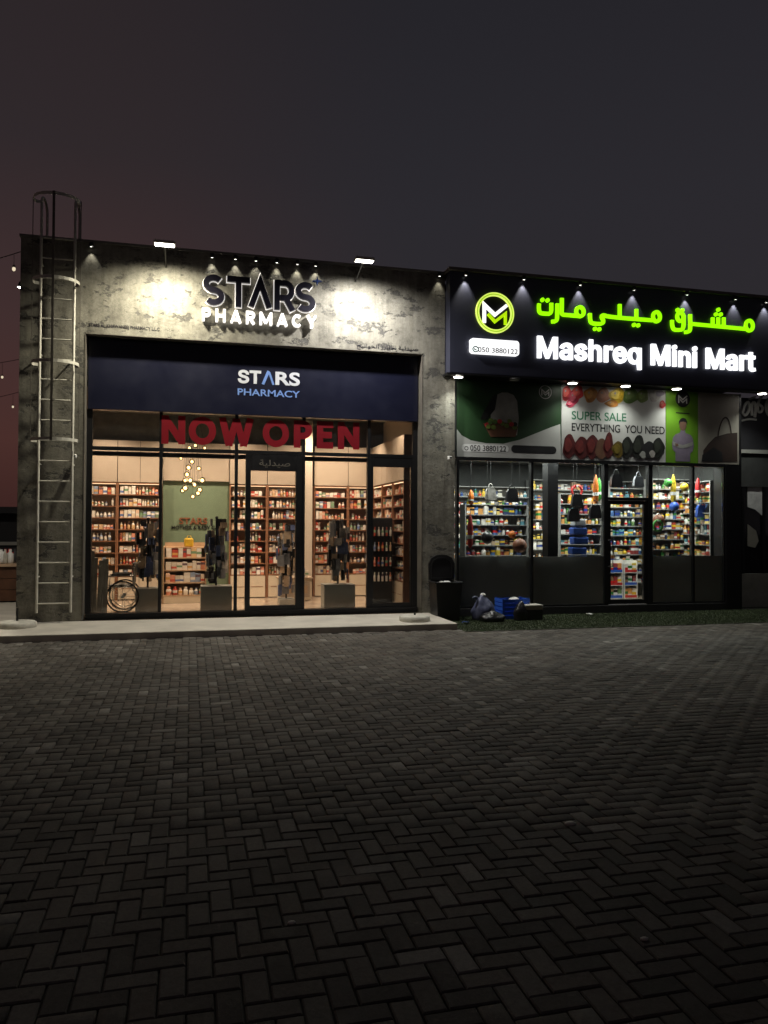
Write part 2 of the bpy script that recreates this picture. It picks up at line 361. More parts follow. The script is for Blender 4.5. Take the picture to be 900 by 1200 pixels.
def letters(s, mat, parent, rect, y, depth, offset=0, name='letter', split=True, space=1):
    """the words s fitted to rect (x0,x1,z0,z1) on the plane y, one mesh for each letter"""
    v, f = text_mesh(s, offset, space); x0, x1, z0, z1 = rect
    mn, mx = v.min(0), v.max(0)
    X = x0+(v[:, 0]-mn[0])/(mx[0]-mn[0])*(x1-x0); Zz = z0+(v[:, 1]-mn[1])/(mx[1]-mn[1])*(z1-z0)
    Yy = y-(v[:, 2]-mn[2])/max(1e-6, mx[2]-mn[2])*depth
    co = np.stack([X, Yy, Zz], 1)
    if not split:
        q = MB(); q.add(co.tolist(), f); return [q.build(name, mat, parent)]
    par = list(range(len(v)))
    def fd(a):
        while par[a] != a: par[a] = par[par[a]]; a = par[a]
        return a
    for p in f:
        for q in p[1:]: par[fd(q)] = fd(p[0])
    # merge doubled points of side walls by place
    key = {}
    for i, c in enumerate(np.round(co, 5).tolist()):
        k = (c[0], c[2])
        if k in key: par[fd(i)] = fd(key[k])
        else: key[k] = i
    isl = {}
    for i in range(len(v)): isl.setdefault(fd(i), []).append(i)
    items = sorted(([co[ix, 0].min(), co[ix, 0].max(), r] for r, ix in isl.items()), key=lambda t: t[0])
    groups = []
    for a, b, r in items:
        if groups and a < groups[-1][1]-.25*(b-a): groups[-1][1] = max(groups[-1][1], b); groups[-1][2].append(r)
        else: groups.append([a, b, [r]])
    out = []
    for a, b, rs in groups:
        rs = set(rs); idx = {}; vs = []; fs = []
        for p in f:
            if fd(p[0]) in rs:
                t = []
                for q in p:
                    if q not in idx: idx[q] = len(vs); vs.append(co[q].tolist())
                    t.append(idx[q])
                fs.append(t)
        mb = MB(); mb.add(vs, fs); out.append(mb.build(name, mat, parent))
    return out
def prect(u0, v0, u1, v1, Y):
    a = at(u0, v0, Y); b = at(u1, v1, Y); return (a.x, b.x, b.z, a.z)
def arc(cx, cz, rx, rz, a0, a1, n=12):
    return [(cx+rx*math.cos(math.radians(a0+(a1-a0)*i/n)), cz+rz*math.sin(math.radians(a0+(a1-a0)*i/n))) for i in range(n+1)]
def smooth(P, k=2):
    for _ in range(k):
        Q = [P[0]]
        for a, b in zip(P, P[1:]): Q += [(a[0]*.75+b[0]*.25, a[1]*.75+b[1]*.25), (a[0]*.25+b[0]*.75, a[1]*.25+b[1]*.75)]
        Q.append(P[-1]); P = Q
    return P

def glyph(c, t):
    h = t/2
    def bowl(w, top, bot): return [(h, top), (w*.5, top)]+arc(w*.5, (top+bot)/2, w*.5-h, (top-bot)/2, 88, -88, 12)+[(w*.5, bot), (h, bot)]
    if c == 'P': w = .66; return w, [[(h, 0), (h, 1)], bowl(w, 1-h, .44)], []
    if c == 'R': w = .70; return w, [[(h, 0), (h, 1)], bowl(w, 1-h, .46), [(w*.46, .44), (w-h*.9, 0)]], []
    if c == 'H': w = .76; return w, [[(h, 0), (h, 1)], [(w-h, 0), (w-h, 1)], [(h, .5), (w-h, .5)]], []
    if c == 'A': w = .86; return w, [[(h*.9, 0), (w/2, 1-h*.2)], [(w-h*.9, 0), (w/2, 1-h*.2)], [(w*.22, .27), (w*.78, .27)]], []
    if c == 'M': w = .98; return w, [[(h, 0), (h, 1)], [(w-h, 0), (w-h, 1)], [(h, 1-h*.6), (w/2, .16)], [(w-h, 1-h*.6), (w/2, .16)]], []
    if c == 'C': w = .80; return w, [arc(w*.52, .5, w*.52-h, .5-h, 48, 312, 22)], []
    if c == 'Y': w = .80; return w, [[(h*.8, 1), (w/2, .42)], [(w-h*.8, 1), (w/2, .42)], [(w/2, .46), (w/2, 0)]], []
    if c == 'N': w = .80; return w, [[(h, 0), (h, 1)], [(w-h, 0), (w-h, 1)], [(h, 1-h*.7), (w-h, h*.7)]], []
    if c == 'O': w = .94; return w, [], [(w/2, .5, w/2-h, .5-h)]
    if c == 'W': w = 1.18; return w, [[(h*.8, 1), (w*.28, 0)], [(w*.28, 0), (w*.5, .96)], [(w*.5, .96), (w*.72, 0)], [(w*.72, 0), (w-h*.8, 1)]], []
    if c == 'E': w = .60; return w, [[(h, 0), (h, 1)], [(h, 1-h), (w, 1-h)], [(h, .5), (w*.92, .5)], [(h, h), (w, h)]], []
def stroke_text(s, mat, parent, rect, y0, y1, t=.25, gap=.2, step=.0012):
    x0, x1, z0, z1 = rect; H = z1-z0; Gs = [glyph(c, t) for c in s]
    tot = sum(g_[0] for g_ in Gs)+gap*(len(s)-1); k = (x1-x0)/tot/H; x = x0
    for w, st, ov in Gs:
        q = MB(); lay = 0
        for p in st:
            # keep the stroke weight constant when the width is stretched
            q.ribbon([(x+a*H*k, z0+b*H) for a, b in p], t*H*(1+k)/2, y0+lay*step, y1); lay += 1
        for cx_, cz_, rx, rz in ov: q.ribbon([(x+(cx_+rx*math.cos(2*PI*i/32))*H*k, z0+(cz_+rz*math.sin(2*PI*i/32))*H) for i in range(32)], t*H, y0, y1, True)
        q.build('letter', mat, parent); x += (w+gap)*H*k

# ================================================================== SETTING: ground
g = MB(); g.add([(-150,-150,-.175),(150,-150,-.175),(150,150,-.175),(-150,150,-.175)], [(0,1,2,3)]); struct(g.build('ground', 'joint_sand'))
pv = MB(); pv.box(-9, 17, -17, .6, -.17, -.113); pav = struct(pv.build('pavement', 'joint_sand'))
PW, JT = .1, .0035
def paver_mesh(lx, ly):
    q = MB(); a, b, c = lx/2-JT, ly/2-JT, .006
    q.v = [(-a,-b,-.03),(a,-b,-.03),(a,b,-.03),(-a,b,-.03),(-a,-b,-.005),(a,-b,-.005),(a,b,-.005),(-a,b,-.005),(-a+c,-b+c,0),(a-c,-b+c,0),(a-c,b-c,0),(-a+c,b-c,0)]
    q.f = [(0,1,5,4),(1,2,6,5),(2,3,7,6),(3,0,4,7),(4,5,9,8),(5,6,10,9),(6,7,11,10),(7,4,8,11),(8,9,10,11)]; q.sm = [False]*9
    return q
spots = []
for i in range(-75, 150):
    for j in range(-165, -13):
        k = (i-j) % 4
        if k == 0: x, y, hz = (i+1)*PW, (j+.5)*PW, True
        elif k == 3: x, y, hz = (i+.5)*PW, (j+1)*PW, False
        else: continue
        if x < 4.33 and y > -1.62: continue
        u, v, w = proj((x, y, -.1)) if (Vector((x, y, -.1))-CAMLOC).dot(_f) > .3 else (0, 9999, 0)
        spots.append((u, v, w, x, y, hz))
vis = sorted([s for s in spots if 4 < s[0] < 896 and s[1] < 1196 and s[2] > 0], key=lambda s: s[2])
near = set(id(s) for s in vis[:300])
mh = paver_mesh(.2, .1); mv = paver_mesh(.1, .2)
meH = mh.mesh('paver'); meV = mv.mesh('paver'); meH.materials.append(MATS['paver_single']); meV.materials.append(MATS['paver_single'])
fv = []; ff = []
rr = random.Random(5)
H0 = np.array(mh.v); V0 = np.array(mv.v); F0 = np.array(mh.f)
for s in spots:
    dz = rr.gauss(0, .0014); tx = rr.gauss(0, .006); ty = rr.gauss(0, .006); rz = rr.gauss(0, .008)
    if id(s) in near:
        o = link('paver', meH if s[5] else meV, pav, (s[3], s[4], -.1+dz)); o.rotation_euler = (tx, ty, rz)
    else:
        p = (H0 if s[5] else V0).copy(); p[:, 2] += p[:, 1]*tx-p[:, 0]*ty+dz-.1
        cx, sx = math.cos(rz), math.sin(rz); xx = p[:, 0]*cx-p[:, 1]*sx+s[3]; yy = p[:, 0]*sx+p[:, 1]*cx+s[4]
        p[:, 0] = xx; p[:, 1] = yy; ff.append(F0+len(fv)*12); fv.append(p)
fv = np.concatenate(fv); ff = np.concatenate(ff)
me = bpy.data.meshes.new('paver_field'); me.vertices.add(len(fv)); me.vertices.foreach_set('co', fv.ravel())
me.loops.add(ff.size); me.loops.foreach_set('vertex_index', ff.ravel().astype(np.int32)); me.polygons.add(len(ff))
me.polygons.foreach_set('loop_start', np.arange(0, ff.size, 4, dtype=np.int32)); me.update(); me.validate(); me.materials.append(MATS['paver_field'])
link('paver_field', me, pav)['kind'] = 'stuff'
a = MB(); a.bevbox(-14, 4.32, -1.6, -.001, -.17, 0, .012); struct(a.build('apron', 'apron_concrete'))
a = MB(); a.box(-14, -2.765, .001, 30, -.17, -.002); struct(a.build('side_path', 'apron_concrete'))

# ================================================================== PHARMACY BUILDING
X0, X1, X2, X5 = -2.758, -1.748, 4.187, 4.62
ZT, ZO = 6.363, 4.837
ph = thing('pharmacy_building', 'grey plastered pharmacy building with a wide lit glass shopfront', 'building', (1, 0, 0))
w = MB(); w.prism([(X0,0),(X1,0),(X1,ZO),(X2,ZO),(X2,0),(X5,0),(X5,ZT),(X0,ZT)], 0, .36); w.build('wall', 'aged_plaster', ph)
w = MB(); w.box(X0, X0+.25, .362, 7, 0, ZT); w.build('side_wall', 'aged_plaster', ph)
w = MB(); w.box(X0+.252, X5, 6.8, 7, 0, ZT-.01); w.build('rear_wall', 'aged_plaster', ph)
w = MB(); w.box(X0+.252, X5, .362, 6.798, 5.7, 5.9); w.build('roof', 'roof_grey', ph)
w = MB(); w.box(X0-.02, X5, -.025, .38, ZT+.002, ZT+.045); w.build('parapet_cap', 'kerb_concrete', ph)
w = MB(); w.box(X1+.002, X1+.016, -.008, .26, .09, ZO-.03); w.build('opening_trim', 'old_galvanised', ph)
w = MB(); w.box(X2-.016, X2-.002, -.008, .26, .09, ZO-.03); w.build('opening_trim', 'old_galvanised', ph)
w = MB(); w.box(X1+.002, X2-.002, -.008, .19, ZO-.014, ZO-.002); w.build('opening_trim', 'old_galvanised', ph)
# storefront
SY = .30
MUL = [X1+.06, -.51, .79, 2.0, 3.225, X2-.06]
ZTR = 2.93; ZN = 3.585
def bar(mb, x0, x1, z0, z1, y0=SY-.04, y1=SY+.06): mb.box(x0, x1, y0, y1, z0, z1)
fr = MB()
for k, x in enumerate(MUL):
    w2 = .045 if k in (0, 5) else .028
    bar(fr, x-w2, x+w2, .09, ZN)
bar(fr, X1+.03, X2-.03, .002, .088, .19, .42)
for a_, b_ in zip(MUL, MUL[1:]): bar(fr, a_+.03, b_-.03, ZTR-.03, ZTR+.03, SY-.038, SY+.058)
bar(fr, 3.255, 3.31, .09, 2.9, SY-.036, SY+.05); bar(fr, 4.04, 4.082, .09, 2.9, SY-.036, SY+.05)
bar(fr, 3.312, 4.038, 2.72, 2.898, SY-.034, SY+.05); bar(fr, 3.312, 4.038, .092, .17, SY-.034, SY+.05)
fr.build('storefront_frame', 'black_frame', ph)
b = MB(); b.box(MUL[0], MUL[-1], .42, .50, 2.815, 2.89); b.build('shutter_track', 'ceiling_grey', ph)
np_ = MB(); np_.bevbox(X1+.03, X2-.03, .20, .36, ZN, ZO-.03, .006); np_.build('sign_panel', 'navy_panel', ph)
def pane(x0, x1, z0, z1, parent, mat='shop_glass', y=SY):
    q = MB(); q.box(x0, x1, y, y+.008, z0, z1); return q.build('window_pane', mat, parent)
for a_, b_ in zip(MUL, MUL[1:]): pane(a_+.03, b_-.03, ZTR+.032, ZN-.002, ph)
for i, (a_, b_) in enumerate(zip(MUL, MUL[1:])):
    if i == 2: pane(a_+.03, .955, .092, ZTR-.032, ph); continue
    if i == 4: pane(3.312, 4.038, .172, 2.718, ph); continue
    pane(a_+.03, b_-.03, .092, ZTR-.032, ph)
d = MB(); bar(d, .957, 1.045, .092, 2.895, SY-.05, SY+.07); bar(d, 1.86, 1.968, .092, 2.895, SY-.05, SY+.07)
bar(d, 1.047, 1.858, .092, .165, SY-.048, SY+.068)
door = d.build('door', 'black_frame', ph)
pane(1.047, 1.858, .167, 2.60, door)
hp = MB(); bar(hp, 1.047, 1.858, 2.602, 2.893, SY-.049, SY+.069); hp.build('header_panel', 'black_frame', door)
hd = MB(); hd.tube([(1.80,.25,.95),(1.80,.20,.95),(1.80,.20,1.45),(1.80,.25,1.45)], .012); hd.build('handle', 'dark_metal', door)

# ---- pharmacy interior shell (parts of the building)
IX0, IX1, IY1 = -2.40, 4.33, 3.62
q = MB(); q.box(IX0, IX1, .43, IY1, -.05, .03); q.build('interior_floor', 'floor_tile', ph)
q = MB(); q.box(IX0, IX1, IY1, IY1+.1, .0, 3.4); q.build('interior_wall', 'interior_cream', ph)
q = MB(); q.box(IX0, IX1, IY1-.05, IY1+.1, 3.402, 4.1); q.build('interior_wall_top', 'ceiling_grey', ph)
q = MB(); q.box(IX0-.1, IX0, .40, IY1, .0, 4.1); q.build('interior_side_wall', 'interior_cream', ph)
q = MB(); q.box(IX1, IX1+.1, .40, IY1, .0, 4.1); q.build('interior_side_wall', 'interior_cream', ph)
q = MB(); q.box(IX0, IX1, .43, IY1, 4.0, 4.1); q.build('ceiling', 'ceiling_grey', ph)
gx0, gx1 = X_(191, 3.5), X_(269, 3.5)
q = MB(); q.box(gx0, gx1, 3.5, 3.6, .1, 2.56); gp = q.build('feature_wall', 'sage_green', ph)
q = MB(); q.box(X_(356, 2.9), X_(366, 2.9), 2.9, 3.2, .03, 3.9); q.build('pillar', 'interior_cream', ph)

# ---- shelving
PRODUCTS = []
def ordi(n): return '%d%s' % (n, 'th' if 10 < n % 100 < 14 else {1: 'st', 2: 'nd', 3: 'rd'}.get(n % 10, 'th'))
def shelf_unit(label, T, L, depth, n, ztop, zstep, where, cabinets=True, kind='pharmacy', wood='wood_brown', group=None, hmax=.19, base=True, fill=1.0, back='shelf_back', wide=1.0):
    """T(s,d,z) -> world, s along the unit, d into the wall"""
    p0 = T(L/2, depth/2, .03); th = thing('shelf_unit', label, 'shelf', p0, group)
    def bx(s0, s1, d0, d1, z0, z1, name, mat, par=th):
        a, b = T(s0, d0, z0), T(s1, d1, z1)
        q = MB(); q.box(min(a[0],b[0]), max(a[0],b[0]), min(a[1],b[1]), max(a[1],b[1]), z0, z1); return q.build(name, mat, par)
    zb = ztop-zstep*n
    bx(0, .025, 0, depth, .03, ztop, 'side_panel', wood); bx(L-.025, L, 0, depth, .03, ztop, 'side_panel', wood)
    bx(.026, L-.026, depth-.02, depth, .03, ztop, 'back_panel', back)
    for k in range(n+1):
        z = ztop-zstep*k
        bx(.026, L-.026, .008, depth-.022, z-.02, z, 'shelf', wood)
    if kind == 'pharmacy': bx(.03, L-.03, .03, .05, ztop-.032, ztop-.022, 'shelf_light', 'strip_warm')
    if base:
        nd = max(1, round(L/.5))
        for k in range(nd):
            dr = bx(.03+k*(L-.06)/nd+.004, .03+(k+1)*(L-.06)/nd-.004, -.01, .03, .05, zb-.03, 'drawer', 'cream_drawer')
            a, b = T(.03+(k+.15)*(L-.06)/nd, -.014, .1), T(.03+(k+.85)*(L-.06)/nd, -.011, .1)
            zc = (.05+zb-.03)/2
            qq = MB(); qq.box(min(a[0],b[0]), max(a[0],b[0]+.004), min(a[1],b[1]), max(a[1],b[1]), zc-.012, zc+.0); qq.build('drawer_line', 'wood_brown', dr)
    if cabinets:
        nd = max(1, round(L/.55))
        bx(.0, L, .02, depth, ztop+.012, 3.39, 'cabinet_box', 'cabinet_gap')
        for k in range(nd): bx(k*L/nd+.005, (k+1)*L/nd-.005, -.002, .018, ztop+.014, 3.388, 'cabinet_door', 'beige_cabinet')
    for k in range(1, n+1):
        z = ztop-zstep*k; s = .05
        run = 0; cnt = 0
        while s < L-.06:
            if run <= 0:
                run = random.randint(2, 7) if kind == 'pharmacy' else random.randint(1, 3); rk = random.random(); bw = random.uniform(.045, .085)*wide; bh = random.uniform(.5, 1)*hmax; gap = random.random() < (1-fill)*.5
            run -= 1
            wdt = bw*random.uniform(.95, 1.05)
            if s+wdt > L-.04: break
            if not gap and random.random() < .96:
                cnt += 1; c = T(s+wdt/2, random.uniform(.03, .09)+.03, z)
                knd = 'bottle' if rk < .42 else 'box'
                PRODUCTS.append((kind, knd, c, wdt*.93, min(.09, wdt*1.2), bh*(random.uniform(.93, 1.04) if kind == 'pharmacy' else random.uniform(.7, 1.1)), T(1, 0, 0)[1] != T(0, 0, 0)[1], where, '%s shelf, %s from left' % (['top','second','third','fourth','fifth','sixth','seventh','eighth','ninth','tenth'][k-1], ordi(cnt))))
            s += wdt+random.uniform(.002, .012)
    return th
def back(xa, yf): return lambda s, d, z: (xa+s, yf+d, z)
def right(xf, ya): return lambda s, d, z: (xf+d, ya+s, z)
YF = 3.3
for u0, u1, lb, wh in ((96, 137, 'brown wooden shelf bay of pharmacy goods at the far left behind the leaning boards', 'leftmost pharmacy bay'),
                   (137.3, 190, 'brown wooden shelf bay of pharmacy goods left of the sage green wall', 'pharmacy bay left of the green wall'),
                   (269, 313, 'brown wooden shelf bay seen through the left half of the pharmacy door', 'pharmacy bay behind the door'),
                   (313.3, 354, 'brown wooden shelf bay seen through the right half of the pharmacy door', 'pharmacy bay left of the pillar'),
                   (368, 407.8, 'brown wooden shelf bay just right of the cream pillar', 'pharmacy bay right of the pillar'),
                   (408, 441, 'brown wooden shelf bay in the right rear corner of the pharmacy', 'pharmacy corner bay')):
    xa, xb = X_(u0, YF), X_(u1, YF)
    shelf_unit(lb, back(xa, YF), min(xb, 3.985)-xa, .3, 8, 2.5, .245, wh, group='shelf bays along the pharmacy walls')
q = MB(); q.box(gx0, gx1, 3.42, 3.498, 2.57, 3.39); q.build('cabinet_band', 'beige_cabinet', ph)
for i, (lb, wh) in enumerate((('wooden shelf bay on the right pharmacy wall nearest the glass', 'right wall bay nearest the glass'), ('middle wooden shelf bay on the right pharmacy wall', 'middle bay of the right wall'), ('rear wooden shelf bay on the right pharmacy wall beside the corner', 'rear bay of the right wall'))):
    shelf_unit(lb, right(4.0, .62+i*.89), .885, .3, 8, 2.5, .245, wh, group='shelf bays along the pharmacy walls')

# ---- ceiling downlights of the pharmacy
for i, (x, y, lb) in enumerate(((-1.55, .68, 'front row, far left'), (-.15, .68, 'front row above the green wall'), (1.35, .68, 'front row above the door'), (2.65, .68, 'front row right of the door'), (3.6, .68, 'front row, far right'),
                 (-1.7, 2.35, 'rear row, far left'), (-.3, 2.35, 'rear row before the green wall'), (1.0, 2.35, 'rear row behind the door'), (2.4, 2.35, 'rear row by the pillar'), (3.4, 2.35, 'rear row by the corner'))):
    t = thing('ceiling_downlight', 'small warm downlight in the dark pharmacy ceiling, '+lb, 'downlight', (x, y, 4.0), 'pharmacy ceiling downlights')
    q = MB(); q.lathe([(.05, -.10), (.06, -.10), (.065, 0), (.05, 0)], 12, (x, y, 3.999)); q.build('housing', 'black_frame', t)
    q = MB(); q.lathe([(.046, -.097), (.03, -.103)], 12, (x, y, 3.999)); q.build('lens', 'lens_warm', t)
    back_row = y > 2
    lamp('downlight_lamp', 'SPOT', (x, y, 3.87), (x, y+(.62 if back_row else .35), 1.2), 190 if back_row else 95, (1, .74, .53), t, .05, cone=120, blend=.8)

# ---- chandelier
cx, cy_, = X_(222, 1.9), 1.9
t = thing('chandelier', 'cluster chandelier of small glowing glass globes on thin cords', 'chandelier', (cx, cy_, 4.0))
q = MB(); q.lathe([(.14, -.03), (.14, 0)], 20, (cx, cy_, 3.999)); q.build('ceiling_plate', 'dark_metal', t)
for u, v, r in ((212,537,.04),(222,525,.05),(229,522,.05),(240,525,.04),(225,541,.055),(221,548,.06),(233,549,.05),(219,556,.06),(217,563,.05),(223,563,.06),(237,563,.065),(228,568,.055),(217,572,.065),(234,574,.06),(232,578,.055),(226,582,.05),(214,575,.05)):
    y = cy_+random.uniform(-.22, .22); p = at(u, v, y)
    gl = MB(); gl.ball(p, r, 12, 8); go = gl.build('globe', 'globe_glass', t)
    q = MB(); q.ball(p, r*.52, 8, 6); q.build('bulb', 'bulb_warm', go)
    q = MB(); q.tube([(p.x, p.y, p.z+r*.95), (cx+(p.x-cx)*.4, cy_+(y-cy_)*.4, 3.97)], .003, 5); q.build('cord', 'cable', t)
lamp('chandelier_lamp', 'POINT', (cx, cy_, 2.55), (cx, cy_, 0), 14, (1, .72, .42), t, .2)

# ---- words on the feature wall
sg = thing('wall_lettering', 'brown raised words on the sage green wall inside the pharmacy', 'sign', (X_(230, 3.49), 3.49, 1.6))
letters('STARS', 'brown_letter', sg, prect(210, 606.5, 243, 614.5, 3.48), 3.498, .03, .02)
letters('MOTHER & BABY CARE', 'print_black', sg, prect(201, 616, 262, 620.5, 3.48), 3.498, .015, .012)

# ---- gondola under the words, with packs
gL, gR = X_(193, 2.5), X_(241, 2.5)
t = thing('display_gondola', 'pale wooden display gondola of coloured packs below the green wall', 'display', ((gL+gR)/2, 2.6, .03))
for k, z in enumerate((.20, .45, .70, .95, 1.16)):
    q = MB(); q.box(gL, gR, 2.35+k*.07, 2.98, z-.025, z); q.build('shelf', 'wood_pale', t)
    s = gL+.03; gc = 0
    while s < gR-.08 and k < 4:
        wd_ = random.uniform(.07, .13); gc += 1
        PRODUCTS.append(('pharmacy', 'box' if k in (1, 3, 2) else 'bottle', (s+wd_/2, 2.42+k*.07, z), wd_*.92, .08, random.uniform(.13, .2), False, 'pale wooden gondola', 'tier %s, %s from left' % (['one','two','three','four'][k], ordi(gc)))); s += wd_
q = MB(); q.box(gL, gR, 2.98, 3.0, .03, 1.25); q.build('back_panel', 'wood_pale', t)
for x in (gL-.02, gR): q = MB(); q.box(x, x+.02, 2.35, 3.0, .03, 1.18); q.build('side_panel', 'wood_pale', t)
q = MB(); q.box(gL, gR, 2.36, 2.38, .03, .19); q.build('kick_panel', 'cream_drawer', t)
px_ = X_(222, 2.75); q = MB(); q.bevbox(px_-.1, px_+.09, 2.68, 2.85, 1.162, 1.34, .03); q.tube([(px_-.05, 2.76, 1.33), (px_-.03, 2.76, 1.39), (px_+.03, 2.76, 1.39), (px_+.05, 2.76, 1.33)], .008, 6)
plain('yellow_case', (.65, .42, .03), .5); tag(q.build('yellow_case', 'yellow_case'), 'small yellow carry case on top of the wooden gondola', 'case')

# ---- display stands with a plinth near the glass
plain('packet_grey', (.42, .40, .37), .4, 0, .6, 9); plain('packet_tan', (.45, .34, .24), .5, 0, .5, 9); plain('packet_blue', (.12, .16, .32), .4, 0, .5, 7)
PK = ['dark_packet', 'dark_packet', 'packet_grey', 'packet_blue', 'packet_tan', 'black_plastic']
def stand(label, u, Y, w, h, zmax, dark=True):
    x = X_(u, Y); t = thing('display_stand', label, 'display stand', (x, Y, .03), 'display stands on grey plinths behind the pharmacy glass')
    q = MB(); q.bevbox(x-w/2, x+w/2, Y-.2, Y+.2, .03, h, .008); q.build('plinth', 'plinth_grey', t)
    q = MB(); q.tube([(x, Y, h), (x, Y, zmax)], .018, 8); q.ball((x, Y, zmax), .03, 8, 6); q.build('pole', 'dark_metal', t)
    rnd = random.Random(int(u))
    z = h+.10
    while z < zmax-.12:
        q = MB(); q.lathe([(.10, 0), (.10, .006)], 12, (x, Y, z+.2)); q.build('hook_ring', 'dark_metal', t)
        for k in range(rnd.randint(6, 9)):
            a = rnd.random()*2*PI; rad = rnd.uniform(.09, .2); cx_, cy2 = x+rad*math.cos(a), Y+rad*math.sin(a)
            hh = rnd.uniform(.10, .26); ww = rnd.uniform(.035, .075); top = z+.2+rnd.uniform(-.05, .05)
            a += rnd.uniform(-.5, .5); c, s_ = math.cos(a+PI/2), math.sin(a+PI/2); th_ = rnd.uniform(.008, .03)
            q = MB(); vs = []
            for zz in (top-hh, top):
                for sx, sy in ((-1,-1),(1,-1),(1,1),(-1,1)): vs.append((cx_+sx*ww*c-sy*th_*s_, cy2+sx*ww*s_+sy*th_*c, zz))
            q.add(vs, [(0,3,2,1),(4,5,6,7),(0,1,5,4),(1,2,6,5),(2,3,7,6),(3,0,4,7)]); q.build('packet', rnd.choice(PK), t)
        z += .15
    return t
stand('grey plinth stand of dark packets behind the leftmost pharmacy pane', 174, .95, .40, .47, 1.72)
stand('grey plinth stand of dark packets in front of the green wall', 254, .85, .56, .50, 1.75)
stand('grey plinth stand of dark packets right of the pharmacy door', 396.5, .85, .60, .50, 1.7)
# dark cooler cabinet inside the right bay
xc, yc = X_(448, 1.2), 1.2
t = thing('cooler_cabinet', 'dark tall drinks cooler behind the rightmost pharmacy pane', 'cooler', (xc, yc, .03))
q = MB(); q.bevbox(xc-.22, xc+.22, yc, yc+.45, .03, 1.78, .03); q.build('body', 'black_plastic', t)
for z in (.5, .8, 1.1, 1.4):
    q = MB(); q.box(xc-.19, xc+.19, yc-.012, yc-.002, z, z+.012); q.build('rack_edge', 'dark_metal', t)
    for k in range(5): PRODUCTS.append(('pharmacy', 'bottle', (xc-.16+k*.08, yc-.05, z+.012), .05, .05, .18, False, 'front of the dark cooler', '%s rack, %s from left' % ({.5: 'lowest', .8: 'second', 1.1: 'third', 1.4: 'top'}[z], ordi(k+1))))
q = MB(); q.box(xc-.17, xc+.17, yc-.03, yc-.004, .06, .1); q.build('kick_grille', 'dark_metal', t)
# white drawer counter behind the door
xc0, xc1 = X_(328, 2.3), X_(366, 2.3)
t = thing('drawer_counter', 'low cream drawer counter on the tiled floor behind the door', 'counter', ((xc0+xc1)/2, 2.4, .03))
q = MB(); q.bevbox(xc0, xc1, 2.3, 2.75, .06, .50, .01); q.build('body', 'cream_drawer', t)
for k in range(2):
    a_ = xc0+.03+k*(xc1-xc0-.03)/2
    q = MB(); q.box(a_, a_+(xc1-xc0)/2-.06, 2.285, 2.298, .12, .44); dd = q.build('drawer', 'beige_cabinet', t)
    q = MB(); q.box(a_+.05, a_+(xc1-xc0)/2-.11, 2.278, 2.284, .2, .36); q.build('drawer_inset', 'wood_pale', dd)
q = MB(); q.box(xc0-.02, xc1+.02, 2.27, 2.78, .502, .53); q.build('counter_top', 'shelf_back', t)
for k in range(8): PRODUCTS.append(('pharmacy', 'box', (xc0+.08+k*(xc1-xc0-.1)/8, 2.45, .53), .075, .07, random.uniform(.1, .3), False, 'low cream counter', '%s from left' % ordi(k+1)))
t = stand('narrow rack of hanging packets standing behind the pharmacy door', 336, 1.9, .3, .14, 1.62)
# folded boards leaning in the left corner
for k, (u, lean, hh) in enumerate(((101, .02, 1.05), (106, .10, 1.12), (111, .03, 1.0), (117, .12, .95), (123, .05, .98))):
    x = X_(u, .62); q = MB(); wv = .045
    vs = []
    for z, dx in ((.03, 0), (.03+hh, lean)):
        for sx, sy in ((-1,0),(1,0),(1,.02),(-1,.02)): vs.append((x+sx*wv+dx*.3, .55+k*.028+sy+z*.06, z))
    q.add(vs, [(0,3,2,1),(4,5,6,7),(0,1,5,4),(1,2,6,5),(2,3,7,6),(3,0,4,7)])
    tag(q.build('leaning_board', 'board_grey'), 'tall narrow grey board leaning inside the glass, %s from the left' % ['first','second','third','fourth','fifth'][k], 'board', 'grey boards leaning in the left pharmacy corner')
# wheelchair
wx, wy = X_(146, .95), .95
t = thing('wheelchair', 'folded grey wheelchair parked behind the leftmost pharmacy pane', 'wheelchair', (wx, wy, .03))
for sx in (-.24, .24):
    q = MB(); q.tube([(wx+.27*math.cos(a), wy+sx, .33+.27*math.sin(a)) for a in [2*PI*k/24 for k in range(25)]], .016, 6, False); wl = q.build('wheel', 'rubber', t)
    q = MB(); q.tube([(wx+.22*math.cos(a), wy+sx*1.12, .33+.22*math.sin(a)) for a in [2*PI*k/24 for k in range(25)]], .009, 6, False); q.build('hand_rim', 'steel', wl)
    q = MB(); q.tube([(wx, wy+sx-.03, .33), (wx, wy+sx+.03, .33)], .03, 8)
    for k in range(8): q.tube([(wx, wy+sx, .33), (wx+.26*math.cos(k*PI/4), wy+sx, .33+.26*math.sin(k*PI/4))], .004, 4)
    q.build('spokes', 'steel', wl)
    q = MB(); q.lathe([(.03, -.012), (.07, -.012), (.07, .012), (.03, .012)], 12); 
    q.v = [(wx-.38+p[0], wy+sx*.8+p[2], .10+p[1]) for p in q.v]; q.build('caster', 'rubber', t)
    q = MB(); q.tube([(wx+.17, wy+sx*.85, .03+.4), (wx+.2, wy+sx*.85, .92), (wx+.3, wy+sx*.85, .95)], .013, 6); q.tube([(wx+.18, wy+sx*.85, .5), (wx-.3, wy+sx*.85, .5), (wx-.38, wy+sx*.85, .12)], .013, 6); q.tube([(wx+.19, wy+sx*.85, .7), (wx-.25, wy+sx*.85, .7), (wx-.27, wy+sx*.85, .5)], .013, 6)
    q.build('frame', 'steel', t)
    q = MB(); q.bevbox(wx-.2, wx+.12, wy+sx*.85-.03, wy+sx*.85+.03, .705, .74, .012); q.build('armrest', 'rubber', t)
q = MB(); q.bevbox(wx-.24, wx+.18, wy-.2, wy+.2, .49, .54, .015); q.build('seat', 'grey_vinyl', t)
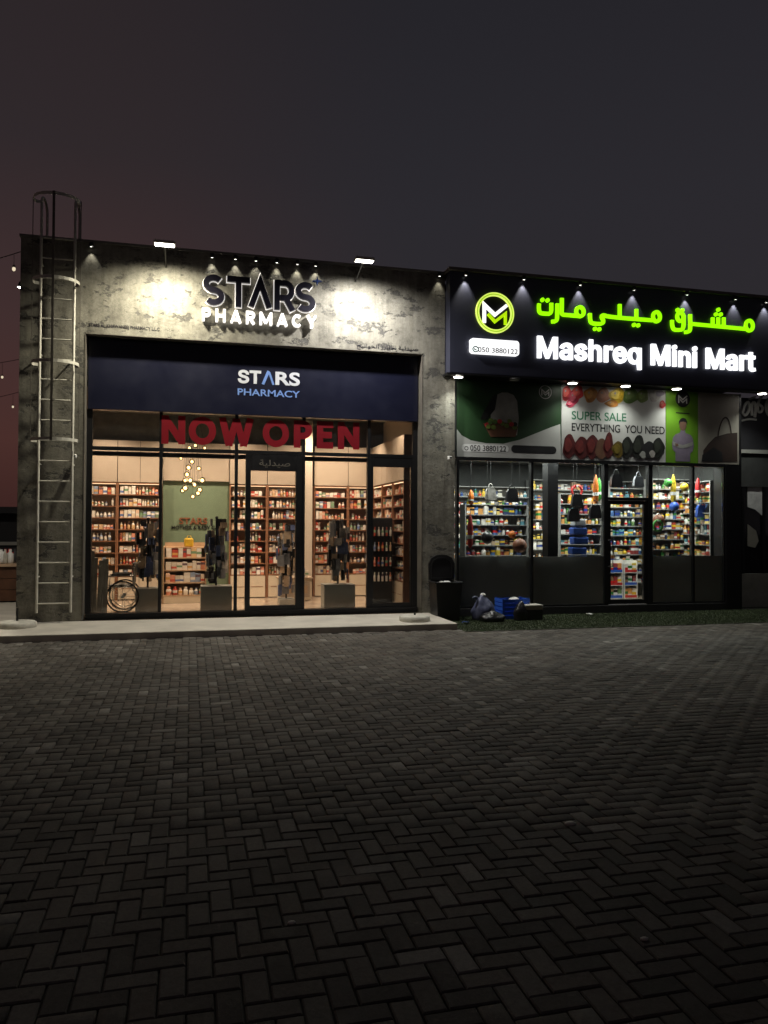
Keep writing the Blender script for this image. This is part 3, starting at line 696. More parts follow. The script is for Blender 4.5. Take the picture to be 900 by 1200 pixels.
q = MB(); q.bevbox(wx+.16, wx+.20, wy-.2, wy+.2, .56, .93, .012); q.build('backrest', 'grey_vinyl', t)

# ================================================================== PHARMACY SIGNS
FY = -.10
def wp(u, v, Y=0): p = at(u, v, Y); return (p.x, p.z)
st = thing('lit_sign', 'dark navy letters STARS with a thin white glowing rim above the shopfront', 'sign', (1.2, -.05, 5.6))
A = prect(238.3, 320.5, 371, 362.5, FY); SX0, SX1, SZ0, SZ1 = A
# heights follow the sign's own straight base line
zt_, zb_ = SZ1, SZ1-(at(238.3, 320.5, FY).z-at(238.3, 356, FY).z)
SW = SX1-SX0; wS = .096
def LX(f): return SX0+SW*f
zc = (zt_+zb_)/2; hh = zt_-zb_
def S_path(c, hw):
    r = hh/4-wS/4
    up = arc(c, zc+r, hw-wS/2, r, 40, 270, 14); dn = arc(c, zc-r, hw-wS/2, r, 90, -140, 14)
    return up+dn[1:]
paths = [[S_path(LX(.0905), SW*.0905)],
         [[(LX(.205), zt_-wS/2), (LX(.405), zt_-wS/2)], [(LX(.305), zt_-wS), (LX(.305), zb_)]],
         [[(LX(.415), zb_+.02), (LX(.495), zt_-wS*.6), (LX(.575), zb_+.02)]],
         [[(LX(.645), zb_), (LX(.645), zt_-wS/2)]+[(LX(.72), zt_-wS/2)]+arc(LX(.72), zt_-wS/2-hh*.25, SW*.055, hh*.25, 85, -90, 10)+[(LX(.67), zt_-wS/2-hh*.5)], [(LX(.715), zc-.02), (LX(.785), zb_)]],
         [S_path(LX(.90), SW*.0905)]]
for P in paths:
    lt = MB()
    for k, p in enumerate(P): lt.ribbon(p, wS, FY+k*.0015, -.03)
    lo = lt.build('letter', 'letter_navy', st)
    rm = MB()
    for k, p in enumerate(P):
        p = list(p); d0 = Vector(p[0])-Vector(p[1]); d1 = Vector(p[-1])-Vector(p[-2])
        p[0] = tuple(Vector(p[0])+d0.normalized()*.014); p[-1] = tuple(Vector(p[-1])+d1.normalized()*.014)
        rm.ribbon(p, wS+.030, -.028+k*.002, -.012)
    rm.build('glow_rim', 'led_rim', lo)
sc_ = wp(372, 329, FY); q = MB(); pts = []
for k in range(8): r = .085 if k % 2 == 0 else .024; a_ = k*PI/4+.0; pts.append((sc_[0]+r*math.cos(a_), sc_[1]+r*math.sin(a_)))
q.prism(pts, FY-.002, -.03); q.build('star_emblem', 'star_blue', st)
s2 = thing('lit_sign', 'white glowing letters PHARMACY on the plaster wall below the navy letters', 'sign', (1.2, -.05, 5.2))
r_ = prect(237, 360.3, 371, 383, FY); zt2 = r_[3]; hb = at(237, 360.3, FY).z-at(237, 375.4, FY).z
stroke_text('PHARMACY', 'led_pharmacy', s2, (r_[0], r_[1], zt2-hb, zt2), -.11, -.02, .185, .36)
s3 = thing('printed_sign', 'pale and blue printed words STARS PHARMACY on the navy band', 'sign', (1.4, .19, 4.0))
a0, a1 = wp(278.7, 433, .198), wp(351.6, 438, .198); hS = a0[1]-wp(278.7, 449, .198)[1]
Lw = a1[0]-a0[0]; z1_ = a0[1]; 
letters('ST', 'print_light', s3, (a0[0], a0[0]+Lw*.37, z1_-hS, z1_), .199, .006, .03)
letters('RS', 'print_light', s3, (a0[0]+Lw*.60, a1[0], z1_-hS, z1_), .199, .006, .03)
q = MB(); q.ribbon([(a0[0]+Lw*.40, z1_-hS), (a0[0]+Lw*.49, z1_)], .05, .192, .199); q.build('letter_stroke', 'print_blue', s3)
q = MB(); q.ribbon([(a0[0]+Lw*.50, z1_-.02), (a0[0]+Lw*.57, z1_-hS)], .035, .1935, .199); q.build('letter_stroke', 'print_blue', s3)
b0 = wp(278.7, 455, .198); hP = b0[1]-wp(278.7, 463, .198)[1]
letters('PHARMACY', 'print_blue', s3, (a0[0], a1[0], b0[1]-hP, b0[1]), .199, .006, .015)
s4 = thing('window_lettering', 'huge red vinyl words NOW OPEN across the upper pharmacy glass', 'sign', (1.2, .28, 3.1))
r1 = prect(189.5, 486.5, 296.5, 521, .25); zn1 = r1[3]; hN = zn1-at(189.5, 520, .25).z
stroke_text('NOW', 'red_vinyl', s4, (r1[0], r1[1], zn1-hN, zn1), SY-.049, SY-.043, .235, .12, .0008)
r2 = prect(307.6, 493, 420.6, 525, .29)
stroke_text('OPEN', 'red_vinyl', s4, (r2[0], r2[1], zn1-hN, zn1), SY-.049, SY-.043, .235, .17, .0008)
s5 = thing('wall_lettering', 'tiny dark capital letters printed on the plaster above the left shopfront corner', 'sign', (-1.2, -.01, 5.0))
z5 = wp(104, 378.6)[1]; letters('STARS AL KHAWANEEJ PHARMACY L.L.C', 'letter_navy', s5, (wp(104, 380)[0], wp(187, 386)[0], z5-.075, z5), -.001, .004, .012)
s6 = thing('wall_lettering', 'tiny dark Arabic words printed on the plaster above the right shopfront corner', 'sign', (3.5, -.01, 4.9))
def arabic(word):
    # contextual letter forms, written in display order
    F = {'ص':('ﺹ','ﺺ','ﺻ','ﺼ'),'ي':('ﻱ','ﻲ','ﻳ','ﻴ'),'د':('ﺩ','ﺪ',None,None),'ل':('ﻝ','ﻞ','ﻟ','ﻠ'),'ة':('ﺓ','ﺔ',None,None),'س':('ﺱ','ﺲ','ﺳ','ﺴ'),'ت':('ﺕ','ﺖ','ﺗ','ﺘ'),'ا':('ﺍ','ﺎ',None,None),'ر':('ﺭ','ﺮ',None,None),'ز':('ﺯ','ﺰ',None,None),'خ':('ﺥ','ﺦ','ﺧ','ﺨ'),'و':('ﻭ','ﻮ',None,None),'ن':('ﻥ','ﻦ','ﻧ','ﻨ'),'ج':('ﺝ','ﺞ','ﺟ','ﺠ')}
    o = []
    for i, ch in enumerate(word):
        if ch not in F: o.append(ch); continue
        prev = i > 0 and word[i-1] in F and F[word[i-1]][2]; nxt = i < len(word)-1 and word[i+1] in F and F[ch][2]
        o.append(F[ch][3] if prev and nxt else F[ch][1] if prev else F[ch][2] if nxt else F[ch][0])
    return ''.join(o[::-1])
z6 = wp(408, 401.5)[1]; letters(arabic('صيدلية ستارز الخوانيج'), 'letter_navy', s6, (wp(418, 404)[0], wp(490, 408)[0], z6-.11, z6), -.001, .004, .004, split=False, name='words')
s7 = letters(arabic('صيدلية'), 'old_galvanised', door, prect(304, 538.5, 340, 548.5, SY-.05), SY-.0495, .004, .01, split=False, name='door_words')

# ================================================================== LAMPS ON THE PHARMACY WALL
def flood(u, v, label, power, color):
    p = at(u, v, -.75); x, z = p.x, p.z
    t = thing('floodlight', label, 'floodlight', (x, 0, z), 'floodlights on the parapet')
    q = MB(); q.tube([(x, .01, z-.12), (x, -.10, z-.10), (x, -.69, z+.03)], .014, 8); q.build('arm', 'dark_metal', t)
    q = MB(); q.bevbox(x-.17, x+.17, -.84, -.66, z-.0, z+.05, .012); h = q.build('housing', 'galvanised', t)
    q = MB(); q.box(x-.15, x+.15, -.82, -.68, z-.007, z-.001); q.build('lens', 'lens_white', t)
    for k in range(5): q = MB(); q.box(x-.14+k*.065, x-.13+k*.065, -.825, -.675, z+.05, z+.066); q.build('cooling_fin', 'galvanised', h)
    lamp('flood_lamp', 'SPOT', (x, -.75, z-.05), (x, -.75+.15, z-1), power, color, t, .07, cone=164, blend=1)
flood(193, 287, 'glaring floodlight on the parapet left of the lit sign', 620, (1, .93, .74))
flood(427, 306, 'glaring floodlight on the parapet right of the lit sign', 640, (1, .97, .94))
def spot(u, v, label, power, base_y, group, cone=46, out=.16, tgt=.5, lens='lens_small', inn=.06):
    p = at(u, v, base_y-out); x, z = p.x, p.z
    t = thing('spotlight', label, 'spotlight', (x, base_y, z), group)
    q = MB(); q.tube([(x, base_y+.02, z+.045), (x, base_y-out, z+.045)], .008, 6); q.build('arm', 'dark_metal', t)
    q = MB(); q.lathe([(.018, .05), (.036, .04), (.040, -.03), (.034, -.03)], 10, (x, base_y-out, z)); q.build('housing', 'dark_metal', t)
    q = MB(); q.lathe([(.033, -.026), (.02, -.03)], 10, (x, base_y-out, z)); q.build('lens', lens, t)
    lamp('spot_lamp', 'SPOT', (x, base_y-.06, z-.036), (x, base_y-.06+inn, z-tgt), power, (1, .95, .80), t, .012, cone=cone, blend=.7)
for k, (u, v) in enumerate(((107,287),(248.5,300),(276,302),(300,304),(324.5,306),(348.5,308),(370,310),(515,322))):
    lb = {0: 'small parapet spotlight above the caged ladder', 7: 'small parapet spotlight at the corner beside the mini mart fascia'}.get(k, 'small parapet spotlight over the lit sign, %s of six from the left' % ['','first','second','third','fourth','fifth','sixth'][min(k, 6)])
    spot(u, v, lb, 5 if k in (0, 7) else 8, 0, 'small spotlights along the pharmacy parapet', out=.062, inn=.02, cone=66)
# small white wall box and camera
def camera_box(u, v, Y, label, s=1):
    p = at(u, v, Y); t = thing('security_camera', label, 'camera', (p.x, Y, p.z))
    q = MB(); q.bevbox(p.x-.03*s, p.x+.03*s, -.16, -.05, p.z-.03, p.z+.03, .01); q.build('body', 'white_paint', t)
    q = MB(); q.tube([(p.x, -.05, p.z), (p.x, 0.0, p.z+.04)], .012, 6); q.build('bracket', 'white_paint', t)
    q = MB(); q.lathe([(.02, 0), (.02, .012)], 10); q.v = [(p.x+a[0], -.162-a[2], p.z+a[1]) for a in q.v]; q.build('lens', 'black_plastic', t)
camera_box(526, 537, -.05, 'small white security camera on the pier between the two shops'); camera_box(88, 535, -.05, 'small white security camera on the wall beside the ladder')

# ================================================================== LADDER
LXa, LXb, LY = -2.41, -1.893, -.2
t = thing('caged_ladder', 'tall pale steel ladder with safety cage fixed to the left wall', 'ladder', ((LXa+LXb)/2, LY, .17))
ZTOP = 7.0
for x in (LXa, LXb):
    q = MB(); q.tube([(x, LY, .17), (x, LY, ZTOP-.1)]+[(x, LY+.25-.25*math.cos(a), ZTOP-.1+.14*math.sin(a)) for a in [PI*k/8 for k in range(1, 9)]]+[(x, LY+.5, ZT)], .022, 8); q.build('rail', 'galvanised', t)
k = 0; z = .32
while z < ZT+.1:
    q = MB(); q.tube([(LXa, LY, z), (LXb, LY, z)], .013, 6); q.build('rung', 'galvanised', t); z += .333
for z in (.75, 2.6, 4.4, 5.9):
    for x in (LXa, LXb): q = MB(); q.tube([(x, LY, z), (x, .01, z)], .014, 6); q.build('wall_bracket', 'galvanised', t)
cxl = (LXa+LXb)/2; HR = .36
hoops = [Z_(60, v, LY) for v in (238, 333, 428, 517)]
for z in hoops:
    pts = [(LXa, LY, z)]+[(cxl+HR*math.cos(a), LY-.12+HR*.9*math.sin(a), z) for a in [math.radians(165+210*k/16) for k in range(17)]]+[(LXb, LY, z)]
    q = MB()
    for a, b in zip(pts, pts[1:]):                       # flat steel hoop, 50 mm tall
        q.add([(a[0], a[1], z-.025), (b[0], b[1], z-.025), (b[0], b[1], z+.025), (a[0], a[1], z+.025)], [(0,1,2,3)])
    ho = q.build('cage_hoop', 'galvanised', t); sm = ho.modifiers.new('thick', 'SOLIDIFY'); sm.thickness = .006
for a in (180, 225, 270, 315, 360):
    if a in (225, 315): continue
    x, y = cxl+(HR+.006)*math.cos(math.radians(a)), LY-.12+(HR*.9+.006)*math.sin(math.radians(a))
    q = MB(); q.box(x-(.02 if a == 270 else .006), x+(.02 if a == 270 else .006), y-.004, y+.004, hoops[-1]-.03, hoops[0]+.03); q.build('cage_strap', 'old_galvanised', t)

# ================================================================== MINI MART
MX0, MX1, MY = 4.85, 11.1, .05
mm = thing('mini_mart_building', 'dark mini mart with lit fascia, banners and glass front', 'building', (8, 0, 0))
q = MB(); q.box(X5+.002, MX0-.03, .0, .36, -.1, 4.44); q.build('wall', 'aged_plaster', mm)
q = MB(); q.box(X5+.002, 12.6, .362, 7, 4.9, 6.3); q.build('upper_wall', 'fascia_navy', mm)
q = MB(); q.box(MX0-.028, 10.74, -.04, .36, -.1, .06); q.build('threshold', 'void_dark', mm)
q = MB(); q.box(10.742, MX1, -.03, .36, -.1, 2.9); q.build('pier', 'black_frame', mm)
FX0, FX1, FY0, FZ0, FZ1 = 4.63, 12.6, -.25, 4.462, 6.36
fa = MB(); fa.bevbox(FX0, FX1, FY0, -.002, FZ0, FZ1, .008); fas = fa.build('fascia', 'fascia_navy', mm)
q = MB(); q.box(FX0-.03, FX1, FY0-.05, .36, FZ1+.002, FZ1+.06); q.build('fascia_cap', 'old_galvanised', fas)
q = MB(); q.box(FX0-.05, FX1, FY0-.012, -.0, FZ0-.035, FZ0-.002); q.build('fascia_soffit', 'black_frame', fas)
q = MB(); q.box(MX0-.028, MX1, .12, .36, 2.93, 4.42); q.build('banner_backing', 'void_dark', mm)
# storefront
XM = [X_(u, MY) for u in (535.5, 622.5, 709, 761, 811, 847.5)]
fr = MB(); ZG = 2.86
for k, x in enumerate(XM):
    w2 = .045 if k in (2, 3) else .024
    fr.box(x-w2, x+w2, MY-.05, MY+.06, .062, ZG)
fr.box(XM[0], 10.74, MY-.06, MY+.07, ZG+.001, 2.928)
fr.build('storefront_frame', 'black_frame', mm)
ZF = 1.03
for k, (a_, b_) in enumerate(zip(XM, XM[1:])):
    if k == 2: continue
    a_ += .026 if k != 3 else .047; b_ -= .026 if k != 1 else .047
    po = pane(a_, b_, .10, ZG-.002, mm, 'mart_glass', MY)
    q = MB(); q.box(a_, b_, MY-.004, MY-.001, .10, ZF); q.build('frosted_film', 'frosted_film', po)
    q = MB(); q.box(a_, b_, MY-.04, MY+.05, .062, .098); q.build('bottom_rail', 'black_frame', mm)
x0, x1 = XM[2]+.047, XM[3]-.047
ZH = Z_(735, 586, MY)
q = MB(); q.box(x0, x1, MY-.04, MY+.05, ZH-.01, ZH+.05); q.build('door_head', 'black_frame', mm)
pane(x0, x1, ZH+.052, ZG-.002, mm, 'mart_glass', MY)
q = MB(); q.box(x0, x0+.06, MY-.035, MY+.03, .08, ZH-.015); q.box(x1-.10, x1, MY-.035, MY+.03, .08, ZH-.015); q.box(x0+.061, x1-.101, MY-.033, MY+.028, .08, .17); q.box(x0+.061, x1-.101, MY-.033, MY+.028, ZH-.09, ZH-.015)
md = q.build('door', 'black_frame', mm)
pane(x0+.061, x1-.101, .171, ZH-.091, md, 'mart_glass', MY)
xh = X_(717.5, -.02); zh0, zh1 = Z_(717, 664, -.02), Z_(717, 633, -.02)
q = MB(); q.tube([(xh-.08, MY-.035, zh1), (xh-.07, MY-.09, zh1), (xh, MY-.09, zh1), (xh, MY-.09, zh0), (xh-.07, MY-.09, zh0), (xh-.08, MY-.035, zh0)], .013, 8); q.build('handle', 'dark_metal', md)
# mart interior shell
q = MB(); q.box(MX0, MX1-.013, .38, 5.2, -.06, .04); q.build('interior_floor', 'floor_tile', mm)
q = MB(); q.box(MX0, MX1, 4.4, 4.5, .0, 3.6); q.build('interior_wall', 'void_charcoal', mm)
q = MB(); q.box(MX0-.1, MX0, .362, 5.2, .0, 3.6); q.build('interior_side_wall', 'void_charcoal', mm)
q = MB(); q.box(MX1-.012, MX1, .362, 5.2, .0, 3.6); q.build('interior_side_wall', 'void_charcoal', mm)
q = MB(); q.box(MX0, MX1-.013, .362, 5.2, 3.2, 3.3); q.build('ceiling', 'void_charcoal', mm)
for k, (x, y) in enumerate(((5.75, .70), (7.35, .70), (8.7, .70), (10.1, .70), (6.2, 2.7), (8.1, 2.7), (10.2, 2.7))):
    t = thing('ceiling_panel_light', 'square white ceiling light inside the mini mart, %s' % ['front left','front middle left','just inside the door','front right','rear left','rear middle','rear right'][k], 'ceiling light', (x, y, 3.2), 'mini mart ceiling lights')
    q = MB(); q.box(x-.31, x+.31, y-.31, y+.31, 3.165, 3.199); q.build('frame', 'white_paint', t)
    q = MB(); q.box(x-.28, x+.28, y-.28, y+.28, 3.158, 3.164); q.build('diffuser', 'strip_white', t)
    lamp('panel_lamp', 'AREA', (x, y, 3.15), (x, y, 0), 48 if y < 2 else 52, (1, .99, .93), t, .5, .5)
for lb, u0, u1, yf, n, zt, stp, wh, bw in (
    ('tall white shelving along the rear mini mart wall behind the left pane', 530, 622, 4.0, 9, 2.6, .25, 'rear mart shelving at left', 1.5),
    ('tall white shelving along the rear mini mart wall behind the middle pane', 622.5, 712, 4.0, 10, 2.8, .25, 'rear mart shelving at middle', 1.5),
    ('tall white shelving along the rear mini mart wall behind the right panes', 712.5, 800, 4.0, 10, 2.8, .25, 'rear mart shelving at right', 1.5),
    ('packed grocery shelf behind the left mini mart pane', 545, 619, 1.45, 6, 2.08, .215, 'grocery shelf behind the left pane', 1.45),
    ('packed grocery shelf behind the middle mini mart pane', 656, 706, 1.5, 7, 2.34, .22, 'grocery shelf behind the middle pane', 1.4),
    ('packed grocery shelf straight behind the mini mart door', 714, 760, 1.9, 10, 2.5, .215, 'grocery shelf behind the door', 1.45),
    ('packed grocery shelf right of the mini mart door', 764, 812, 1.45, 8, 2.7, .225, 'grocery shelf right of the door', 1.45)):
    xa, xb = X_(u0, yf), X_(u1, yf)
    shelf_unit(lb, back(xa, yf), xb-xa, .32, n, zt, stp, wh, cabinets=False, kind='grocery', wood='shop_rack', base=False, hmax=.205, group='grocery shelves in the mini mart', back='shop_rack', wide=bw)
shelf_unit('grocery shelf along the right mini mart wall behind the last pane', right(10.76, .5), 2.2, .32, 9, 2.62, .23, 'shelf on the right mart wall', cabinets=False, kind='grocery', wood='shop_rack', base=False, hmax=.205, group='grocery shelves in the mini mart', back='shop_rack', wide=1.5)
# hanging goods in the mart window
def hang(name, label, u, v, Y, kind, mat, s=1.0):
    p = at(u, v, Y); t = thing(name, label, 'hanging goods', tuple(p), 'goods hung from the mini mart ceiling')
    q = MB(); q.tube([(p.x, p.y, p.z), (p.x, p.y, 3.2)], .004, 5); q.build('cord', 'cable', t)
    if kind == 'bag':
        q = MB(); q.add([(p.x+sx*w_*s, p.y+sy*.05*s, p.z+z*s) for z, w_ in ((-.34, .15), (-.30, .17), (-.08, .14), (0, .10)) for sx, sy in ((-1,-1),(1,-1),(1,1),(-1,1))],
              [(0,3,2,1)]+[(4*i+k, 4*i+(k+1) % 4, 4*i+4+(k+1) % 4, 4*i+4+k) for i in range(3) for k in range(4)]+[(12,13,14,15)])
        bo = q.build('bag_body', mat, t)
        q = MB(); q.tube([(p.x+.07*s*math.cos(a), p.y, p.z+.13*s*math.sin(a)) for a in [PI*k/8 for k in range(9)]], .008, 5); q.build('bag_handle', mat, bo)
    elif kind == 'ball':
        q = MB(); q.ball((p.x, p.y, p.z-.13*s), .13*s, 14, 10); q.build('ball', mat, t)
        q = MB(); q.lathe([(.02, 0), (.012, .03)], 8, (p.x, p.y, p.z-.012)); q.build('valve', 'black_plastic', t)
    elif kind == 'ring':
        q = MB(); q.tube([(p.x+.12*s*math.cos(a), p.y, p.z-.14*s+.12*s*math.sin(a)) for a in [2*PI*k/20 for k in range(21)]], .028*s, 8, False); q.build('ring', mat, t)
        q = MB(); q.box(p.x-.02, p.x+.02, p.y-.032, p.y+.032, p.z-.05*s, p.z-.01); q.build('hang_tag', 'paper', t)
    else:
        q = MB(); q.lathe([(.015, -.62*s), (.055, -.55*s), (.06, -.25*s), (.035, -.08*s), (.01, 0)], 10, tuple(p)); q.build('float_tube', mat, t)
        q = MB(); q.lathe([(.062, -.45*s), (.062, -.38*s)], 10, tuple(p)); q.build('stripe', 'paper', t)
plain('toy_red', (.5, .03, .03), .4); plain('toy_orange', (.6, .16, .02), .4); plain('toy_yellow', (.6, .42, .03), .4); plain('toy_blue', (.03, .1, .45), .4); plain('toy_brown', (.22, .08, .04), .5); plain('toy_green', (.06, .3, .05), .45)
hang('hanging_bag', 'dark bag hung in the left mini mart pane above the yellow packs', 575, 572, .8, 'bag', 'packet_grey', .7)
hang('hanging_bag', 'dark bag hung close to the first mart mullion', 600, 573, .9, 'bag', 'bag_black', .8)
hang('hanging_bag', 'dark bag hung at the top of the middle mart pane', 676, 579, .7, 'bag', 'bag_black', .75)
hang('hanging_bag', 'small dark bag hung lower in the middle mart pane', 672, 596, .75, 'bag', 'bag_black', .8)
hang('hanging_bag', 'dark bag hung left of the mart door frame', 697, 592, .7, 'bag', 'bag_black', .8)
hang('hanging_ring', 'red and white ring hung in the middle mart pane', 676, 568, .95, 'ring', 'toy_red', .95)
hang('hanging_float', 'long red float hung at the left end of the mart', 551, 602, .55, 'tube', 'toy_red', 1.1)
hang('hanging_float', 'orange float hung near the top left of the mart', 552, 574, 1.0, 'tube', 'toy_orange', .5)
hang('hanging_float', 'orange and red float hung left of the mart door', 698, 556, .9, 'tube', 'toy_orange', 1.0)
hang('hanging_float', 'green float hung at the upper edge left of the door', 702, 560, 1.1, 'tube', 'toy_green', .8)
hang('hanging_ball', 'brown ball hung low behind the left mart pane', 609, 631, .55, 'ball', 'toy_brown', 1.1)
hang('hanging_ball', 'dark ball hung low behind the left mart pane', 571, 623, .7, 'ball', 'bag_black', .95)
hang('hanging_ball', 'orange ball hung in the left mart pane', 600, 622, .9, 'ball', 'toy_orange', .6)
hang('hanging_float', 'yellow and orange float hung right of the mart door', 789, 556, .9, 'tube', 'toy_yellow', 1.0)
hang('hanging_ball', 'dark blue ball hung right of the mart door', 790, 588, .8, 'ball', 'toy_blue', .8)
hang('hanging_bag', 'blue bag hung beside the right mart mullion', 822, 592, .8, 'bag', 'toy_blue', .8)
hang('hanging_ball', 'brown ball hung low right of the mart door', 772, 603, .7, 'ball', 'toy_brown', .95)
hang('hanging_ring', 'green ring hung right of the mart door', 771, 609, .6, 'ring', 'toy_green', .9)
hang('hanging_bag', 'dark sack hung above the mart door', 722, 556, .6, 'bag', 'bag_black', .8)
hang('hanging_bag', 'second dark sack hung above the mart door', 748, 558, .6, 'bag', 'dark_packet', .7)
hang('hanging_ball', 'yellow ball hung high right of the door', 802, 566, .8, 'ball', 'toy_yellow', .7)
hang('hanging_ball', 'green ball hung high right of the door', 783, 561, .85, 'ball', 'toy_green', .7)
hang('hanging_bag', 'dark sack hung in the last mart pane', 836, 583, .7, 'bag', 'bag_black', 1.1)
hang('hanging_float', 'red float hung in the last mart pane', 818, 560, .7, 'tube', 'toy_red', .7)
# stack of blue water packs inside middle pane
for k, (u, v, sz) in enumerate(((677, 655, .17), (676, 645, .17), (678, 633, .17), (677, 622, .16), (677, 612, .13))):
    p = at(u, v, .95); q = MB(); q.bevbox(p.x-sz, p.x+sz, .82, 1.05, p.z-.085, p.z+.07, .03)
    tag(q.build('water_pack', 'toy_blue' if k != 4 else 'print_light'), 'blue wrapped water pack in the stack behind the middle mart pane, %s from the bottom' % ['first','second','third','fourth','fifth'][k], 'water pack', 'stacked water packs')
q = MB(); p = at(677, 655, .95); q.box(p.x-.22, p.x+.22, .78, 1.09, .04, p.z-.087); tag(q.build('stand_box', 'white_paint'), 'pale box under the blue water packs', 'box')
# dark column added to stand for a dark reflection in the middle pane
q = MB(); q.box(X_(642, .7), X_(654, .7), .7, .95, .04, 3.19); q.build('column', 'black_frame', mm)
# things seen low through the mart door: stacked crates
for k in range(3):
    for j in range(2):
        x = X_(720+j*17, 1.5); z = .045+k*.28
        t = thing('goods_crate', 'open display crate low behind the mart door, %s column, %s from the floor' % (['left','right'][j], ['first','second','third'][k]), 'crate', (x, 1.5, z), 'crates behind the mart door')
        q = MB(); q.box(x-.16, x+.16, 1.42, 1.74, z, z+.012); q.box(x-.16, x-.148, 1.42, 1.74, z+.012, z+.27); q.box(x+.148, x+.16, 1.42, 1.74, z+.012, z+.27); q.box(x-.147, x+.147, 1.728, 1.74, z+.012, z+.27); q.build('shell', 'white_paint', t)
        q = MB(); q.box(x-.147, x+.147, 1.42, 1.432, z+.012, z+.07); q.build('front_lip', 'toy_red' if (k+j) % 2 else 'toy_blue', t)
        for i in range(3): PRODUCTS.append(('grocery', 'box', (x-.1+i*.1, 1.5, z+.012), .09, .1, .2, False, 'crates low behind the mart door', '%s column, %s level, %s from left' % (['left','right'][j], ['first','second','third'][k], ordi(i+1))))

# ---- mart fascia signs
FP = FY0-.04
lg = thing('round_logo_sign', 'round lit logo with a pale lime ring and interlocked white and lime M', 'sign', (5.6, FY0, 5.6))
rc = wp(580.4, 366.3, FP); RR = (wp(603, 366.3, FP)[0]-wp(557.7, 366.3, FP)[0])/2
q = MB(); q.ribbon([(rc[0]+RR*.96*math.cos(a), rc[1]+RR*.96*math.sin(a)) for a in [2*PI*k/48 for k in range(48)]], RR*.05, FP, FY0-.002, True); q.build('outer_ring', 'led_ring', lg)
q = MB(); q.ribbon([(rc[0]+RR*.90*math.cos(a), rc[1]+RR*.90*math.sin(a)) for a in [2*PI*k/48 for k in range(48)]], RR*.07, FP+.012, FY0-.002, True); q.build('middle_ring', 'led_dim', lg)
q = MB(); q.ribbon([(rc[0]+RR*.845*math.cos(a), rc[1]+RR*.845*math.sin(a)) for a in [2*PI*k/48 for k in range(48)]], RR*.05, FP, FY0-.002, True); q.build('inner_ring', 'led_ring', lg)
q = MB(); q.disc(rc[0], rc[1], RR*.80, RR*.80, FY0-.006, FY0-.002, 40); q.build('disc', 'p_black', lg)
def m_mark(par, c, R, y0, y1, mw, ml):
    k = R/255
    def P(l): return [(c[0]+(a-455)*k, c[1]-(b-352)*k) for a, b in l]
    q = MB(); q.ribbon(P([(315,485),(315,262),(455,378),(612,248)]), 40*k, y0, y1); q.build('white_stroke', mw, par)
    q = MB(); q.ribbon(P([(362,372),(455,462),(593,352),(593,490)]), 34*k, y0, y1); q.build('lime_stroke', ml, par)
m_mark(lg, rc, RR, FP, FY0-.008, 'led_box', 'led_lime')
pb = thing('phone_sign', 'white lit box sign with the phone number under the round logo', 'sign', (5.6, FY0, 5.1))
r_ = prect(550.7, 396.3, 607.7, 417.2, FP); hB = r_[3]-wp(550.7, 414, FP)[1]; rb = (r_[0], r_[1], r_[3]-hB, r_[3]); cr = .06
poly = []
for (cx_, cz_, a0_) in ((rb[0]+cr, rb[2]+cr, 180), (rb[1]-cr, rb[2]+cr, 270), (rb[1]-cr, rb[3]-cr, 0), (rb[0]+cr, rb[3]-cr, 90)): poly += arc(cx_, cz_, cr, cr, a0_, a0_+90, 6)
q = MB(); q.prism(poly, FP-.03, FY0-.002); q.build('light_box', 'led_box', pb)
plain('digit_grey', (.012, .014, .016), .5); plain('icon_teal', (.05, .25, .2), .5)
letters('050 3880122', 'digit_grey', pb, (rb[0]+(rb[1]-rb[0])*.15, rb[1]-.03, rb[2]+hB*.10, rb[2]+hB*.44), FP-.0305, .004, .008, 'digit')
q = MB(); q.ribbon(arc(rb[0]+.10, rb[2]+hB*.27, .055, .05, 0, 342, 16), .02, FP-.036, FP-.031); q.ribbon([(rb[0]+.075, rb[2]+hB*.33), (rb[0]+.085, rb[2]+hB*.24), (rb[0]+.12, rb[2]+hB*.22)], .018, FP-.038, FP-.031); q.build('phone_icon', 'icon_teal', pb)
sm_ = thing('lit_sign', 'white glowing words Mashreq Mini Mart on the dark fascia', 'sign', (8, FY0, 5.0))
a0 = wp(630, 393.5, FP); b0 = wp(630, 418.5, FP); e0 = wp(885.5, 436, FP); qz = wp(745.5, 432, FP)[1]
capH = a0[1]-b0[1]; zb0 = (b0[1]+e0[1])/2
letters('Mashreq Mini Mart', 'led_white', sm_, (a0[0], e0[0], zb0-capH*.27, zb0+capH*1.06), FY0-.004, .05, .020, space=1.03)
ar = thing('lit_sign', 'glowing green Arabic words above the white mart name', 'sign', (8, FY0, 5.6))
def A1(l): return [wp(620+a/5.625, 340+b/5.625, FP) for a, b in l]
def A2(l): return [wp(760+a/6.43, 340+b/6.43, FP) for a, b in l]
WS = wp(623.7, 360, FP)[0]-wp(620, 360, FP)[0]
def ell(c, rx, rz, n=20): return [(c[0]+rx*math.cos(2*PI*k/n), c[1]+rz*math.sin(2*PI*k/n)) for k in range(n)]
def stroke_letter(strokes, rings, dots, Aq, name='letter', sc=1):
    q = MB(); lay = 0
    for s_ in strokes: q.ribbon(smooth(Aq(s_), 2), WS*sc, FP-.01+lay*.0015, FY0-.004); lay += 1
    for c, rx, rz in rings:
        o = Aq([c])[0]; k = (Aq([(c[0]+10, c[1])])[0][0]-o[0])/10
        q.ribbon(ell(o, rx*k, rz*k), WS*sc, FP-.01+lay*.0015, FY0-.004, True); lay += 1
    lo = q.build(name, 'led_green', ar)
    for c in dots:
        o = Aq([c])[0]; d_ = MB(); d_.disc(o[0], o[1], WS*.58, WS*.60, FP-.01, FY0-.004, 12); d_.build('dot', 'led_green', lo)
